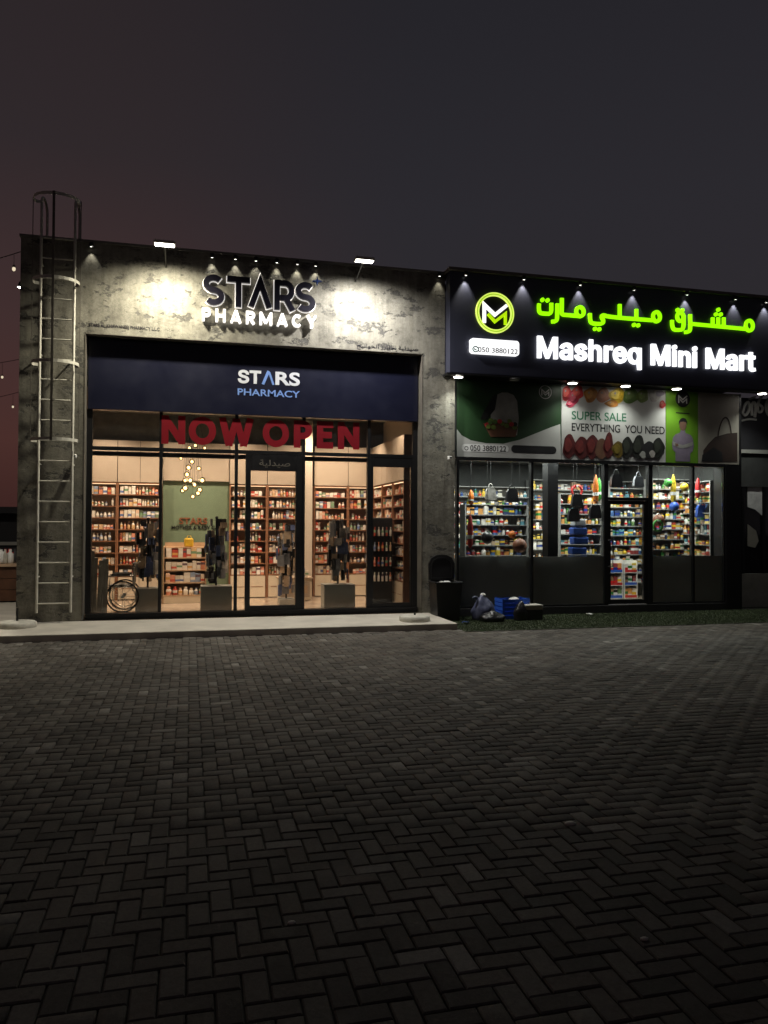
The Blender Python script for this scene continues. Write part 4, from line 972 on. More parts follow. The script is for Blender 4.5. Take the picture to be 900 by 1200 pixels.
stroke_letter([[(68,88),(66,112),(70,150),(110,154),(149,156),(149,84)]], [], [(90,63),(124,66)], A1)                       # teh
stroke_letter([[(188,88),(188,150),(186,205),(150,206)]], [], [], A1)                                                        # reh
stroke_letter([[(218,52),(218,120),(216,160),(255,163),(330,170)]], [((338,141), 25, 28)], [], A1)                           # meem alef
stroke_letter([[(403,152),(404,190),(410,216),(450,222),(490,220),(492,195),(480,180),(484,160),(530,176),(820,198)], [(600,92),(600,182)], [(710,124),(710,190)]], [((843,174), 23, 28)], [(437,254),(465,257),(694,228),(722,231)], A1)
stroke_letter([[(180,225),(180,260),(190,296),(225,300),(268,296),(268,190)]], [((243,200), 24, 28)], [(222,148),(258,151)], A2)
stroke_letter([[(316,182),(318,255),(316,312),(275,316)], [(320,252),(740,292)], [(487,205),(487,266)], [(529,205),(529,270)], [(571,205),(571,274)]], [((764,266), 27, 33)], [(529,146),(511,181),(547,182)], A2)
# fascia spotlights
for k, (u, v) in enumerate(((546,321),(614,326),(680,332.5),(743,338.5),(805,344),(862,349.5),(898,353),(955,359))):
    spot(u, v, 'small spotlight on the mart fascia top, %s from the left' % ['first','second','third','fourth','fifth','sixth','seventh','eighth'][k], 30, FY0, 'spotlights along the mart fascia top', cone=66, out=.062, inn=.02, tgt=.5)
for k, (u, v) in enumerate(((537,437),(671,445),(733,448.5),(793,451.5),(893,457.5))):
    p = at(u, v, -.19); t = thing('soffit_downlight', 'flat white downlight under the mart fascia, %s from the left' % ['first','second','third','fourth','fifth'][k], 'downlight', (p.x, p.y, FZ0-.035), 'downlights under the mart fascia')
    q = MB(); q.lathe([(.095, -.032), (.105, -.02), (.105, 0)], 16, (p.x, p.y, FZ0-.036)); q.build('rim', 'white_paint', t)
    q = MB(); q.lathe([(.088, -.036), (.02, -.038)], 16, (p.x, p.y, FZ0-.036)); q.build('lens', 'lens_white', t)
    lamp('downlight_lamp', 'SPOT', (p.x, p.y-.02, FZ0-.09), (p.x, p.y-.7, 0), 80, (.97, 1, .92), t, .06, cone=124, blend=.9)
p = at(603, 441, -.19); t = thing('soffit_downlight', 'unlit flat downlight under the left part of the fascia', 'downlight', (p.x, p.y, FZ0-.036)); q = MB(); q.lathe([(.095, -.03), (.105, -.02), (.105, 0)], 16, (p.x, p.y, FZ0-.036)); q.build('rim', 'grey_vinyl', t)
q = MB(); q.lathe([(.088, -.034), (.02, -.036)], 16, (p.x, p.y, FZ0-.036)); q.build('lens', 'plinth_grey', t)

# ---- banners
BY = .10; BZ0, BZ1 = 2.935, 4.415
bx_ = [X_(u, BY) for u in (534.5, 657.5, 780, 818, 866)]
def banner(k, label, mat):
    t = thing('banner', label, 'banner', ((bx_[k]+bx_[k+1])/2, BY, BZ0), 'printed banners above the mart glass')
    q = MB(); q.box(bx_[k]+.004, bx_[k+1]-.004, BY-.012, BY+.015, BZ0, BZ1); q.build('sheet', mat, t); return t
def pr(k=0): return BY-.0135-k*.0015
def px(u, v): return wp(u, v, BY-.015)
def figure(par, pts, mat, lay, name): q = MB(); q.prism([px(*p) for p in pts][::-1], pr(lay), pr(lay)+.001); q.build(name, mat, par)
t = banner(0, 'dark green banner with a printed torso holding a basket of vegetables', 'p_green')
c_ = [px(u, v) for u, v in ((535,503),(541,510),(552,516),(570,519.5),(590,520),(610,515),(630,507),(645,501),(656.5,497))]
q = MB(); q.prism([(bx_[0]+.006, BZ0+.002), (bx_[1]-.006, BZ0+.002)]+[(min(max(x, bx_[0]+.006), bx_[1]-.006), z) for x, z in c_[::-1]], pr(0), pr(0)+.001); q.build('white_curve', 'p_white', t)
figure(t, [(576,470),(581,463),(588,460),(595,460),(602,463),(606,470),(608,490),(606,510),(577,510),(575,490)], 'p_grey', 1, 'printed_torso')
figure(t, [(578,464),(583,462),(580,480),(570,492),(563,491),(566,484)], 'p_dark', 2, 'printed_sleeve')
figure(t, [(566,496),(580,494),(600,496),(607,500),(604,512),(575,512)], 'bar_wood', 3, 'printed_basket')
for k in range(14):
    u = 568+random.random()*36; v = 491+random.random()*12; c = px(u, v); q = MB(); q.disc(c[0], c[1], .05, .045, pr(4)-.0006*k, pr(4)+.0008-.0006*k, 10); q.build('printed_vegetable', random.choice(['p_leaf','p_red','p_dark','p_orange','p_melon']), t)
def logo(par, u, v, R, ring, fillm):
    c = px(u, v); q = MB(); q.disc(c[0], c[1], R, R, pr(2), pr(2)+.001, 28); q.build('logo_disc', fillm, par)
    q = MB(); q.ribbon(ell(c, R*.95, R*.95, 28), R*.10, pr(3), pr(3)+.001, True); q.build('logo_ring', ring, par)
    m_mark(par, c, R, pr(3)-.0005, pr(3)+.001, 'p_white', 'p_white')
logo(t, 639, 459.5, .135, 'p_white', 'p_green')
def pill(par, u0, v0, u1, v1, mat, lay):
    a, b = px(u0, v0), px(u1, v1); r = (a[1]-b[1])/2; poly = arc(b[0]-r, b[1]+r, r, r, -90, 90, 8)+arc(a[0]+r, b[1]+r, r, r, 90, 270, 8)
    q = MB(); q.prism(poly, pr(lay), pr(lay)+.001); q.build('print_pill', mat, par)
pill(t, 541, 520, 596, 530.5, 'paper', 2); pill(t, 599, 521.5, 652, 532, 'p_black', 2)
a, b = px(551, 521.5), px(593, 529.5); letters('050 3880122', 'p_black', t, (a[0], b[0], b[1], a[1]), pr(3)+.001, .001, .01, 'letter')
q = MB(); c = px(546.5, 525.3); q.ribbon(ell(c, .035, .035, 14), .012, pr(3), pr(3)+.001, True); q.build('printed_icon', 'p_black', t)
t = banner(1, 'white banner with printed fruit reading SUPER SALE EVERYTHING YOU NEED', 'p_white')
rb_ = random.Random(3)
def veg(par, u, v, ru, rv, mat, lay):
    c = px(u, v); e = px(u+ru, v+rv); rx = e[0]-c[0]; rz = c[1]-e[1]
    if c[0]+rx > bx_[2]-.01 or c[0]-rx < bx_[1]+.01: rx = min(bx_[2]-.01-c[0], c[0]-bx_[1]-.01)
    if c[1]+rz > BZ1: rz = BZ1-c[1]-.002
    if c[1]-rz < BZ0: rz = c[1]-BZ0-.002
    q = MB(); q.disc(c[0], c[1], rx, rz, pr(lay), pr(lay)+.0008, 22, .30); q.build('printed_fruit', mat, par)
SHINE = {'p_red': (.60, .10, .08), 'p_pink': (.52, .10, .14), 'p_orange': (.50, .24, .06), 'p_yellow': (.62, .46, .06), 'p_melon': (.13, .19, .06), 'p_salmon': (.42, .2, .12), 'p_leaf': (.18, .25, .06), 'p_shaded_red': (.11, .014, .012), 'p_shaded_mustard': (.14, .10, .01), 'p_dark': (.022, .026, .018)}
for nm, c in SHINE.items(): plain(nm+'_light', c, .5, 0, .4, 14)
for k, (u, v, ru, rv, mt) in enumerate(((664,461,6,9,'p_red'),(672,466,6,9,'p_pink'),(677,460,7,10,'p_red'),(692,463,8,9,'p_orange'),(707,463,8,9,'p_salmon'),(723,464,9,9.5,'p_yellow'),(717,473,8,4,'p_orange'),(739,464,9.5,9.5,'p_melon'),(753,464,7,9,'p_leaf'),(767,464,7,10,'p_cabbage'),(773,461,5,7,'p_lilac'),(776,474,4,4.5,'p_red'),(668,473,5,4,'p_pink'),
        (667,523,8,13,'p_shaded_red'),(681,525,9,12,'p_shaded_red'),(694,524,8,13,'p_shaded_red'),(705,526,8,11,'bar_wood'),(713,522,6,14,'p_shaded_red'),(724,527,7,9,'p_shaded_mustard'),(735,525,7,12,'p_dark'),(748,524,8,13,'p_dark'),(760,527,8,9,'p_black'),(771,525,7,11,'p_dark'),(764,532,3.5,4,'p_cabbage'),(753,533,3.5,4,'p_grey'))):  # lower row print colours darkened to hold the lamp falloff down the banner
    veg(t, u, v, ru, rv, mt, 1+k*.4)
    if mt in SHINE:                                   # printed lighter and darker tones of the same fruit
        veg(t, u-ru*.22, v-rv*.12, ru*.55, rv*.6, mt+'_light', 12+k*.1)
        if v < 480: veg(t, u-ru*.3, v-rv*.3, ru*.14, rv*.15, 'p_cabbage', 15+k*.1)
a = px(670, 481.5); b = px(734, 481); hT = a[1]-px(670, 491.5)[1]; letters('SUPER SALE', 'p_dgreen', t, (a[0], px(734, 490)[0], a[1]-hT, a[1]), pr(1)+.001, .001, .012, 'letter')
a = px(670, 495.5); hT = a[1]-px(670, 505)[1]; letters('EVERYTHING  YOU NEED', 'p_black', t, (a[0], px(779, 503)[0], a[1]-hT, a[1]), pr(1)+.001, .001, .014, 'letter')
t = banner(2, 'lime green banner with a round black logo and a printed young man with folded arms', 'p_lime')
logo(t, 800, 467.5, .17, 'p_black', 'p_black')
figure(t, [(792,483),(808,484.2),(808,485.4),(792,484.2)], 'p_black', 2, 'printed_line')
figure(t, [(798,503),(802.5,503),(803.5,507.5),(809,509.5),(812,514),(813,522),(811.5,529),(809,531),(808.5,541),(791.5,540.5),(791.5,530),(788.5,527),(787.5,520),(788.5,513),(791.5,509),(797,507)], 'p_lilac', 2, 'printed_torso')
figure(t, [(796.3,494.5),(798,492.5),(802.5,492.5),(804.2,494.5),(804.3,500),(802.8,503.6),(800.3,505),(797.8,503.6),(796.2,500)], 'p_skin', 3, 'printed_face')
figure(t, [(795.4,498),(795.6,493.5),(797.5,490.6),(800.5,489.6),(803.4,490.8),(805.2,494),(805.1,498),(804,495.2),(801,494),(797.4,494.4),(796.2,496)], 'p_black', 4, 'printed_hair')
figure(t, [(788.6,517),(793,519.5),(800,521.5),(807,519.5),(812,517.5),(812.4,521.5),(806,524.5),(800,525.4),(794,524.5),(788.2,521.5)], 'p_grey', 4, 'printed_arms')
figure(t, [(791,519.5),(794.5,520),(795,523),(791.5,523)], 'p_skin', 5, 'printed_hand')
t = banner(3, 'pale beige banner with a printed dark brown handbag', 'p_bag_ground')
figure(t, [(824,541),(824,528),(830,520),(838,512),(852,508),(864,507),(864,541)], 'p_bag', 2, 'printed_bag')
figure(t, [(822,541),(823,533),(836,524),(846,530),(847,541)], 'p_black', 3, 'printed_bag_front')
q = MB(); q.ribbon(smooth([px(841,514), px(843,500), px(848,489), px(853,490), px(856,500), px(857,511)], 2), .03, pr(3), pr(3)+.001); q.build('printed_handle', 'p_bag', t)

# ================================================================== NEIGHBOUR SHOP ON THE RIGHT
nb = thing('neighbour_shop', 'dark unlit shop at the right edge beyond the mini mart', 'building', (13, .4, 0))
NY = .45
q = MB(); q.box(MX1+.002, MX1+.12, .1, 7, -.1, 4.42); q.build('wall', 'black_frame', nb)
q = MB(); q.box(MX1+.122, 17, NY, NY+.2, 3.3, 4.42); q.build('sign_band', 'kiosk_dark', nb)
q = MB(); q.box(MX1+.122, 17, NY-.03, NY+.2, 3.22, 3.298); q.build('band_trim', 'plinth_grey', nb)
q = MB(); q.box(MX1+.122, 17, NY+.02, NY+.2, 2.5, 3.218); q.build('upper_panel', 'void_charcoal', nb)
q = MB(); q.box(MX1+.122, 17, NY, NY+.15, -.1, .62); q.build('low_wall', 'kerb_concrete', nb)
xw0, xw1 = X_(875, NY), X_(894, NY)
for x in (xw0-.09, xw1+.03, xw1+1.2): q = MB(); q.box(x, x+.06, NY+.03, NY+.12, .622, 2.498); q.build('mullion', 'black_frame', nb)
pane(xw0-.03, xw1+.03, .63, 2.498, nb, 'mart_glass', NY+.07); pane(xw1+.09, xw1+1.2, .63, 2.498, nb, 'mart_glass', NY+.07)
q = MB(); q.box(MX1+.14, 17, .78, .79, -.1, 4.3); q.build('blackout_wall', 'void_dark', nb)
def NPt(u, v): return wp(u, v, NY+.06)
q = MB(); q.prism([NPt(*p) for p in ((876,569),(893,570),(893,604),(885,597),(876,594))][::-1], NY+.058, NY+.062); q.build('poster', 'paper', nb)
q = MB(); q.prism([NPt(*p) for p in ((876,614),(886,622),(889,634),(885,642),(876,640))][::-1], NY+.058, NY+.062); q.build('poster', 'p_bag_ground', nb)
s8 = thing('shop_sign_lettering', 'grey outlined script lettering on the dark sign of the shop at the right edge', 'sign', (12, NY-.01, 3.9))
plain('script_grey', (.45, .45, .42), .6)
def nstroke(pts, w_, k): q = MB(); q.ribbon(smooth([wp(u, v, NY) for u, v in pts], 2), w_, NY-.03+k*.002, NY-.001); q.build('letter', 'script_grey', s8)
nstroke([(869,486),(872,474),(877,470),(878,480),(873,488),(869,484)], .05, 0)
nstroke([(881,487),(880,474),(884,470),(885,480),(884,489)], .05, 1)
nstroke([(893,464),(888,470),(887,482),(891,484),(894,478),(889,474)], .05, 2)
nstroke([(907,464),(899,468),(897,478),(901,488),(909,488)], .08, 3)
nstroke([(869,493),(878,491),(886,492)], .04, 4); nstroke([(877,468),(885,465)], .04, 5)

# ================================================================== THINGS ON THE GROUND
TZ = -.088
tu = thing('turf_mat', 'green artificial turf mat on the ground in front of the mini mart', 'turf mat', (8, -.95, -.1))
q = MB(); q.box(4.345, 13.5, -1.93, -.045, -.1, TZ); q.build('mat_backing', 'turf_base', tu)
N = 46000; rg = np.random.default_rng(4)
bxp = rg.uniform(4.35, 13.45, N); byp = rg.uniform(-1.925, -.05, N); ang = rg.uniform(0, 2*np.pi, N); hgt = rg.uniform(.012, .026, N); wdt = rg.uniform(.004, .008, N)
ln = rg.uniform(-.012, .012, (N, 2)); V = np.empty((N, 3, 3))
V[:, 0] = np.stack([bxp-wdt*np.cos(ang), byp-wdt*np.sin(ang), np.full(N, TZ)], 1); V[:, 1] = np.stack([bxp+wdt*np.cos(ang), byp+wdt*np.sin(ang), np.full(N, TZ)], 1)
V[:, 2] = np.stack([bxp+ln[:, 0], byp+ln[:, 1], TZ+hgt], 1)
me = bpy.data.meshes.new('turf_pile'); me.from_pydata(V.reshape(-1, 3).tolist(), [], np.arange(N*3).reshape(-1, 3).tolist()); me.materials.append(MATS['turf_blade']); link('turf_pile', me, tu)['kind'] = 'stuff'
# bin
bp = onz(513, 722, -.0); bxx, byy = 4.50, -.42
t = thing('litter_bin', 'black litter bin with its domed lid standing open by the pier', 'bin', (bxx, byy, -.1))
def taper(x, y, z0, z1, a0, b0, a1, b1): return [(x-a0,y-b0,z0),(x+a0,y-b0,z0),(x+a0,y+b0,z0),(x-a0,y+b0,z0),(x-a1,y-b1,z1),(x+a1,y-b1,z1),(x+a1,y+b1,z1),(x-a1,y+b1,z1)]
q = MB(); vs = taper(bxx, byy, -.095, .60, .20, .19, .245, .225)+taper(bxx, byy, -.05, .60, .17, .16, .225, .205)
q.add(vs, [(0,3,2,1),(0,1,5,4),(1,2,6,5),(2,3,7,6),(3,0,4,7),(8,9,10,11),(8,12,13,9),(9,13,14,10),(10,14,15,11),(11,15,12,8),(4,5,13,12),(5,6,14,13),(6,7,15,14),(7,4,12,15)]); q.build('body', 'black_plastic', t)
q = MB(); q.tube([(bxx-.25, byy-.23, .60), (bxx+.25, byy-.23, .60), (bxx+.25, byy+.23, .60), (bxx-.25, byy+.23, .60), (bxx-.25, byy-.23, .60)], .018, 6); q.build('rim', 'black_plastic', t)
lid = [(-.245, 0), (.245, 0), (.25, .30), (.20, .40), (.10, .455), (0, .465), (-.10, .455), (-.20, .40), (-.25, .30)]
q = MB(); q.prism([(bxx+a, .625+b) for a, b in lid], byy+.20, byy+.25); lo = q.build('lid', 'black_plastic', t)
q = MB(); q.ribbon([(bxx+a*.8, .66+b*.8) for a, b in lid], .02, byy+.185, byy+.20, True); q.build('lid_rib', 'black_plastic', lo)
q = MB(); q.tube([(bxx-.2, byy+.235, .615), (bxx+.2, byy+.235, .615)], .012, 6); q.build('hinge', 'dark_metal', t)
rnd = random.Random(9); 
for k in range(3):
    q = MB(); c = (bxx-.1+k*.07, byy-.08+rnd.uniform(-.05, .05), .575)
    q.ball(c, .06, 9, 6, (1.2, 1, .7)); q.v = [(a+rnd.uniform(-.012, .012), b+rnd.uniform(-.012, .012), c2+rnd.uniform(-.012, .012)) for a, b, c2 in q.v]; q.sm = [False]*len(q.f); 
    tag(q.build('crumpled_paper', 'paper'), 'crumpled white paper on top of the open black bin, %s' % ['left','middle','right'][k], 'litter', 'paper in the bin')
# bag heap, crate and boxes on the turf
from mathutils import noise as mnoise
def put(u, v, Yfar):
    p = onz(u, v, TZ)
    if p.y > Yfar: q = at(u, v, Yfar); p = Vector((q.x, Yfar, TZ))
    return p
def sack(name, label, u, v, w_, h_, d_, mat, seed, yfar=-.45):
    p = put(u, v, yfar); bm = bmesh.new(); bmesh.ops.create_icosphere(bm, subdivisions=4, radius=1); sd = Vector((seed*3.1, seed*1.7, seed*.9))
    for q in bm.verts:
        n = q.co.normalized(); r = 1+.30*mnoise.noise(n*1.3+sd)
        r += .16*(1-abs(mnoise.noise(n*2.6+sd*2)))-.1+.05*mnoise.noise(n*7+sd)
        c = n*r; t_ = max(0, c.z); c.x *= 1-.42*t_**1.5; c.y *= 1-.42*t_**1.5        # gathered towards the top
        if c.z < -.5: c.z = -.5+(c.z+.5)*.08
        q.co = c
    zs = [q.co.z for q in bm.verts]; z0, z1 = min(zs), max(zs); mxx = max(abs(q.co.x) for q in bm.verts); myy = max(abs(q.co.y) for q in bm.verts)
    for q in bm.verts: q.co = Vector((q.co.x/mxx*w_/2, q.co.y/myy*d_/2, (q.co.z-z0)/(z1-z0)*h_))
    for f in bm.faces: f.smooth = True
    me = bpy.data.meshes.new(name); bm.to_mesh(me); bm.free(); me.materials.append(MATS[mat])
    o = bpy.data.objects.new(name, me); COL.objects.link(o); o.location = (p.x, p.y, TZ); return tag(o, label, 'bag'), p
t, p = sack('bag', 'lumpy dark blue bag standing left of the blue crate', 566, 721, .46, .46, .36, 'bag_blue', 3, -.55)
q = MB(); q.tube([(-.14,-.05,.40), (-.20,-.10,.43), (-.24,-.10,.41)], [.03, .025, .02], 8); q.build('bag_strap', 'bag_blue', t, (0, 0, 0))
q = MB(); q.ball((.0, .0, .45), .045, 9, 6, (1.3, 1, .8)); q.build('white_tag', 'paper', t, (0, 0, 0))
t, p = sack('bag', 'flat black bag slumped in front of the dark blue bag', 577, 727, .50, .22, .30, 'bag_black', 8, -.85)
t, p = sack('bag', 'upright black bag leaning against the blue crate', 610, 727, .28, .36, .22, 'bag_black', 14, -.80)
cp = put(600, 718, -.42); t = thing('crate', 'blue slatted plastic crate on the turf mat', 'crate', (cp.x, cp.y, TZ))
cw, cdp, chh = .27, .19, .36
for k in range(5):
    z = TZ+.01+k*.075
    for nm, b_ in (('slat', (-cw, cw, -cdp, -cdp+.012)), ('slat', (-cw, cw, cdp-.012, cdp)), ('slat', (-cw, -cw+.012, -cdp+.013, cdp-.013)), ('slat', (cw-.012, cw, -cdp+.013, cdp-.013))):
        q = MB(); q.box(cp.x+b_[0], cp.x+b_[1], cp.y+b_[2], cp.y+b_[3], z, z+.055); q.build(nm, 'blue_plastic', t)
for sx in (-1, 1):
    for sy in (-1, 1):
        q = MB(); q.box(cp.x+sx*(cw-.025)-.02, cp.x+sx*(cw-.025)+.02, cp.y+sy*(cdp-.03)-.015, cp.y+sy*(cdp-.03)+.015, TZ, TZ+chh+.02); q.build('corner_post', 'blue_plastic', t)
q = MB(); q.box(cp.x-cw+.014, cp.x+cw-.014, cp.y-cdp+.014, cp.y+cdp-.014, TZ, TZ+.012); q.build('base', 'blue_plastic', t)
q = MB(); q.ball((cp.x+.04, cp.y, TZ+.34), .07, 9, 6, (1.4, 1, .7)); q.v = [(a+rnd.uniform(-.012,.012), b+rnd.uniform(-.012,.012), c+rnd.uniform(-.012,.012)) for a, b, c in q.v]; tag(q.build('crumpled_paper', 'paper'), 'crumpled white wrapper lying in the blue crate', 'litter')
kp = put(626, 727, -.75); t = thing('carton', 'pale cardboard box with a dark front beside the black bag', 'box', (kp.x, kp.y, TZ))
q = MB(); q.bevbox(kp.x-.17, kp.x+.17, kp.y, kp.y+.3, TZ, TZ+.25, .006); q.build('body', 'carton', t)
q = MB(); q.box(kp.x-.165, kp.x+.165, kp.y-.006, kp.y-.001, TZ+.005, TZ+.19); q.build('front_panel', 'black_plastic', t)
q = MB(); q.box(kp.x-.175, kp.x+.175, kp.y-.01, kp.y+.31, TZ+.252, TZ+.275); q.build('lid', 'dirty_white', t)
for k, (u, v, c) in enumerate(((545,730,'blue'), (680,717,'white'), (690,720,'white'), (752,713,'white'))):
    p = onz(u, v, TZ+.02); q = MB(); rnd = random.Random(k+40); n_ = 9
    vs = [(p.x, p.y, TZ+.045)]+[(p.x+rnd.uniform(.05, .10)*math.cos(2*PI*i/n_), p.y+rnd.uniform(.04, .08)*math.sin(2*PI*i/n_), TZ+.026+rnd.uniform(0, .02)) for i in range(n_)]
    q.add(vs, [(0, 1+i, 1+(i+1) % n_) for i in range(n_)]); q.add([(a, b, c_-.004) for a, b, c_ in vs], [(0, 1+(i+1) % n_, 1+i) for i in range(n_)])
    q.build_ = None
    tag(q.build('paper_scrap', 'paper' if c == 'white' else 'star_blue'), ['small blue scrap on the turf beside the bags','white paper scrap on the turf before the frosted pane','white paper scrap lying a little right of the first scrap','white paper scrap on the turf below the mart door'][k], 'litter')
# white round bases
for u, v, lb, rr_ in ((20, 735, 'low white round concrete disc at the foot of the left wall', .28), (486, 727.5, 'low white round concrete disc in front of the right shopfront corner', .26)):
    p = onz(u, v, 0); t = thing('concrete_disc', lb, 'concrete disc', (p.x, p.y, 0), 'white concrete discs on the apron')
    q = MB(); q.lathe([(rr_, 0), (rr_+.005, .02), (rr_, .075), (rr_-.02, .09), (.03, .10)], 28, (p.x, p.y, .001)); q.build('disc', 'dirty_white', t)
    q = MB(); q.tube([(p.x, p.y, .09), (p.x, p.y, .30 if u < 100 else .14)], .018, 8); q.build('socket', 'dark_metal', t)
# paving litter specks
for k, (u, v, lb) in enumerate(((668, 966, 'pale pebble lying on the pavers at the right'), (755, 1101, 'pale pebble on the pavers near the lower right'), (342, 1082, 'pale pebble on the pavers near the bottom centre'), (745, 751, 'tiny white scrap on the pavers before the turf'))):
    p = onz(u, v, -.1); q = MB(); r_p = .016 if v > 1000 else .03; q.ball((p.x, p.y, -.097), r_p, 8, 5, (1.2, .8, .45)); tag(q.build('pebble', 'dirty_white'), lb, 'pebble')

# ================================================================== LEFT BACKGROUND
t = thing('bar_counter', 'brown planked counter beyond the left end of the building', 'counter', (-5.5, 3.8, 0))
for k in range(3): q = MB(); q.box(-9, -3.35, 3.6, 3.64, .03+k*.235, .03+k*.235+.225); q.build('plank', 'bar_wood', t)
q = MB(); q.box(-9.05, -3.3, 3.55, 4.2, .74, .79); q.build('counter_top', 'wood_pale', t)
q = MB(); q.box(-9, -3.4, 3.65, 4.1, 0, .739); q.build('body', 'kiosk_dark', t)
rnd = random.Random(2)
for k in range(6):
    u = 2+k*2.6; x = X_(u, 3.8); q = MB(); r_b = rnd.uniform(.05, .09); q.lathe([(r_b*.7, 0), (r_b, .03), (r_b*.9, .16+rnd.random()*.1), (r_b*.4, .24), (r_b*.4, .30)], 10, (x, 3.75+rnd.uniform(0, .3), .791))
    tag(q.build('jar', rnd.choice(['paper', 'dirty_white', 'toy_red', 'kiosk_dark'])), 'jar on the brown counter at the left edge, %s from the left' % ['first','second','third','fourth','fifth','sixth'][k], 'jar', 'jars on the counter')
t = thing('kiosk', 'dark low kiosk behind the counter at the left edge', 'kiosk', (-8, 9, 0))
q = MB(); q.box(-14, -4.2, 9, 12, 0, 1.9); q.build('wall', 'kiosk_dark', t)
q = MB(); q.bevbox(-14.3, -4.0, 8.5, 12.2, 1.9, 2.08, .02); q.build('roof', 'kiosk_dark', t)
q = MB(); q.box(-14, -4.3, 8.9, 8.98, 1.05, 1.14); q.build('ledge', 'plinth_grey', t)
for k, (pa, pb_, sag, n_, lb) in enumerate((((at(27, 294, .8)), Vector((-8.5, 3, 6.9)), .55, 9, 'string of small bulbs tied to the left roof corner'), (Vector((-4.3, 9, 6.2)), Vector((-14, 7, 6.4)), .9, 11, 'string of small bulbs hanging far left, higher row'), (Vector((-4.6, 12, 5.9)), Vector((-16, 10, 6.0)), 1.2, 12, 'string of small bulbs hanging far left, lower row'))):
    pa, pb_ = Vector(pa), Vector(pb_); t = thing('string_lights', lb, 'string lights', tuple(pa), 'string lights at the left')
    pts = [pa.lerp(pb_, i/24)-Vector((0, 0, sag*4*(i/24)*(1-i/24))) for i in range(25)]
    q = MB(); q.tube(pts, .008, 5); q.build('cord', 'cable', t)
    for i in range(n_*2):
        f = (i+.5)/(n_*2); c = pa.lerp(pb_, f)-Vector((0, 0, sag*4*f*(1-f)+.02)); dr = rnd.uniform(.05, .35)
        q = MB(); q.tube([c, c-Vector((0, 0, dr))], .004, 4); so = q.build('drop_wire', 'cable', t)
        q = MB(); q.lathe([(.012, .04), (.022, .03), (.022, 0), (.015, 0)], 8, tuple(c-Vector((0, 0, dr+.04)))); q.build('bulb_socket', 'cable', so)
        q = MB(); q.ball(c-Vector((0, 0, dr+.07)), .03, 8, 6, (1, 1, 1.3)); q.build('bulb', 'string_bulb', so)
for x, y, zz in ((-8.5, 3, 7.1),):
    q = MB(); q.tube([(x, y, -.1), (x, y, zz)], [.06, .04], 10); pt = thing('light_pole', 'thin dark pole holding the string lights', 'pole', (x, y, -.1)); q.build('shaft', 'dark_metal', pt)
    q = MB(); q.ball((x, y, zz), .06, 8, 6); q.build('cap', 'dark_metal', pt)
p = at(23, 333, .3); t = thing('corner_lamp', 'small bright lamp on the left side of the pharmacy wall', 'lamp', tuple(p))
q = MB(); q.lathe([(.05, -.05), (.02, .04)], 10, (X0-.06, .3, p.z)); q.build('shade', 'dark_metal', t)
q = MB(); q.lathe([(.045, -.052), (.01, -.075)], 10, (X0-.06, .3, p.z)); q.build('lens', 'lens_small', t)
lamp('corner_lamp_light', 'SPOT', (X0-.06, .3, p.z-.09), (X0-1.0, 2.2, 0), 420, (1, .92, .78), t, .03, cone=130, blend=.8)
q = MB(); q.tube([(X0-.06, .3, p.z+.04), (X0+.02, .3, p.z+.05)], .01, 6); q.build('arm', 'dark_metal', t)

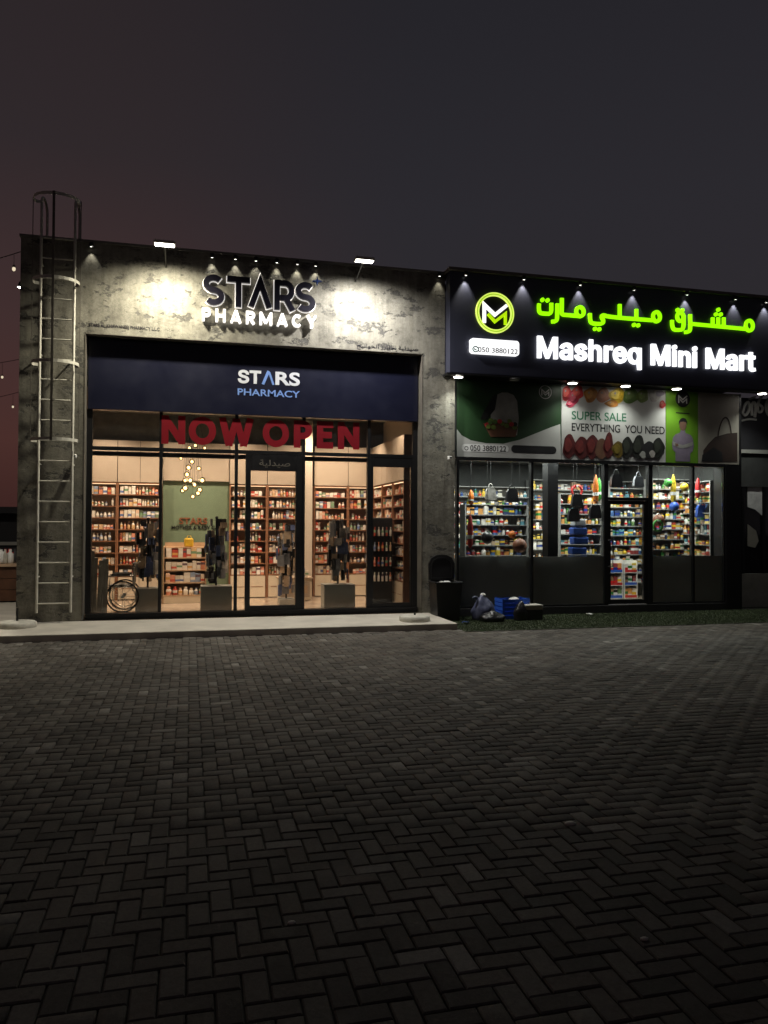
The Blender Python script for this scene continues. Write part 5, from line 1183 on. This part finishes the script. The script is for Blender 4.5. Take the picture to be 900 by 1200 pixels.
# ================================================================== GOODS ON THE SHELVES
def uvmesh(mb, name, mat, zspan=None):
    me = mb.mesh(name); uv = me.uv_layers.new(name='UVMap')
    co = np.empty(len(me.vertices)*3); me.vertices.foreach_get('co', co); co = co.reshape(-1, 3); li = np.empty(len(me.loops), dtype=np.int32); me.loops.foreach_get('vertex_index', li)
    vv = zspan if zspan is not None else co[:, 2]
    u = np.stack([np.full(len(li), .5), vv[li]], 1); uv.data.foreach_set('uv', u.ravel().astype(np.float32)); me.materials.append(MATS[mat]); return me
def unit(kind):
    q = MB()
    if kind == 'box': q.box(-.5, .5, -.5, .5, 0, 1)
    else: q.lathe([(.40, 0), (.46, .04), (.46, .62), (.22, .74), (.2, .80), (.26, .81), (.26, 1.0)], 8)
    return q
UN = {k: unit(k) for k in ('box', 'bottle')}
NAMES = {('pharmacy','box'): ('product_box', 'product box', 'box'), ('pharmacy','bottle'): ('product_bottle', 'capped bottle', 'bottle'), ('grocery','box'): ('grocery_pack', 'grocery pack', 'pack'), ('grocery','bottle'): ('grocery_bottle', 'grocery bottle', 'bottle')}
rest = {}
for store in ('pharmacy', 'grocery'):
    for knd in ('box', 'bottle'):
        sel = []
        for P in PRODUCTS:
            if P[0] == store and P[1] == knd:
                u, v, w = proj((P[2][0], P[2][1], P[2][2]+P[5]/2)); hid = (store == 'grocery' and (v > 650 and not 712 < u < 756)) or (store == 'pharmacy' and v > 712)
                sel.append((P[3]*P[5]/w**2*(.001 if hid or not 2 < u < 898 or v > 715 else 1), P))
        sel.sort(key=lambda t: -t[0])
        nm, lab, cat = NAMES[(store, knd)]
        me = uvmesh(UN[knd], nm, store+'_pack_single')
        for k, (_, P) in enumerate(sel):
            if k < 230 and _ > 1e-9:
                o = link(nm, me, None, P[2]); o.scale = (P[3], P[4], P[5]); o.rotation_euler.z = (PI/2 if P[6] else 0)+(random.uniform(-.28, .28) if store == 'grocery' else random.uniform(-.06, .06))
                tag(o, '%s, %s, %s' % (lab, P[7], P[8]), cat, 'goods on the '+P[7])
            else: rest.setdefault((store, P[7]), []).append(P)
for (store, where), L in rest.items():
    q = MB(); zs = []
    for P in L:
        un = UN[P[1]]; sx, sy = (P[4], P[3]) if P[6] else (P[3], P[4])
        q.add([(P[2][0]+a*sx, P[2][1]+b*sy, P[2][2]+c*P[5]) for a, b, c in un.v], un.f); zs += [c for a, b, c in un.v]
    me = q.mesh('packed_goods')
    me = uvmesh(q, 'packed_goods', store+'_pack_many', np.array(zs)); o = link('packed_goods', me)
    tag(o, 'densely packed small goods on the '+where, 'goods', None, 'stuff')
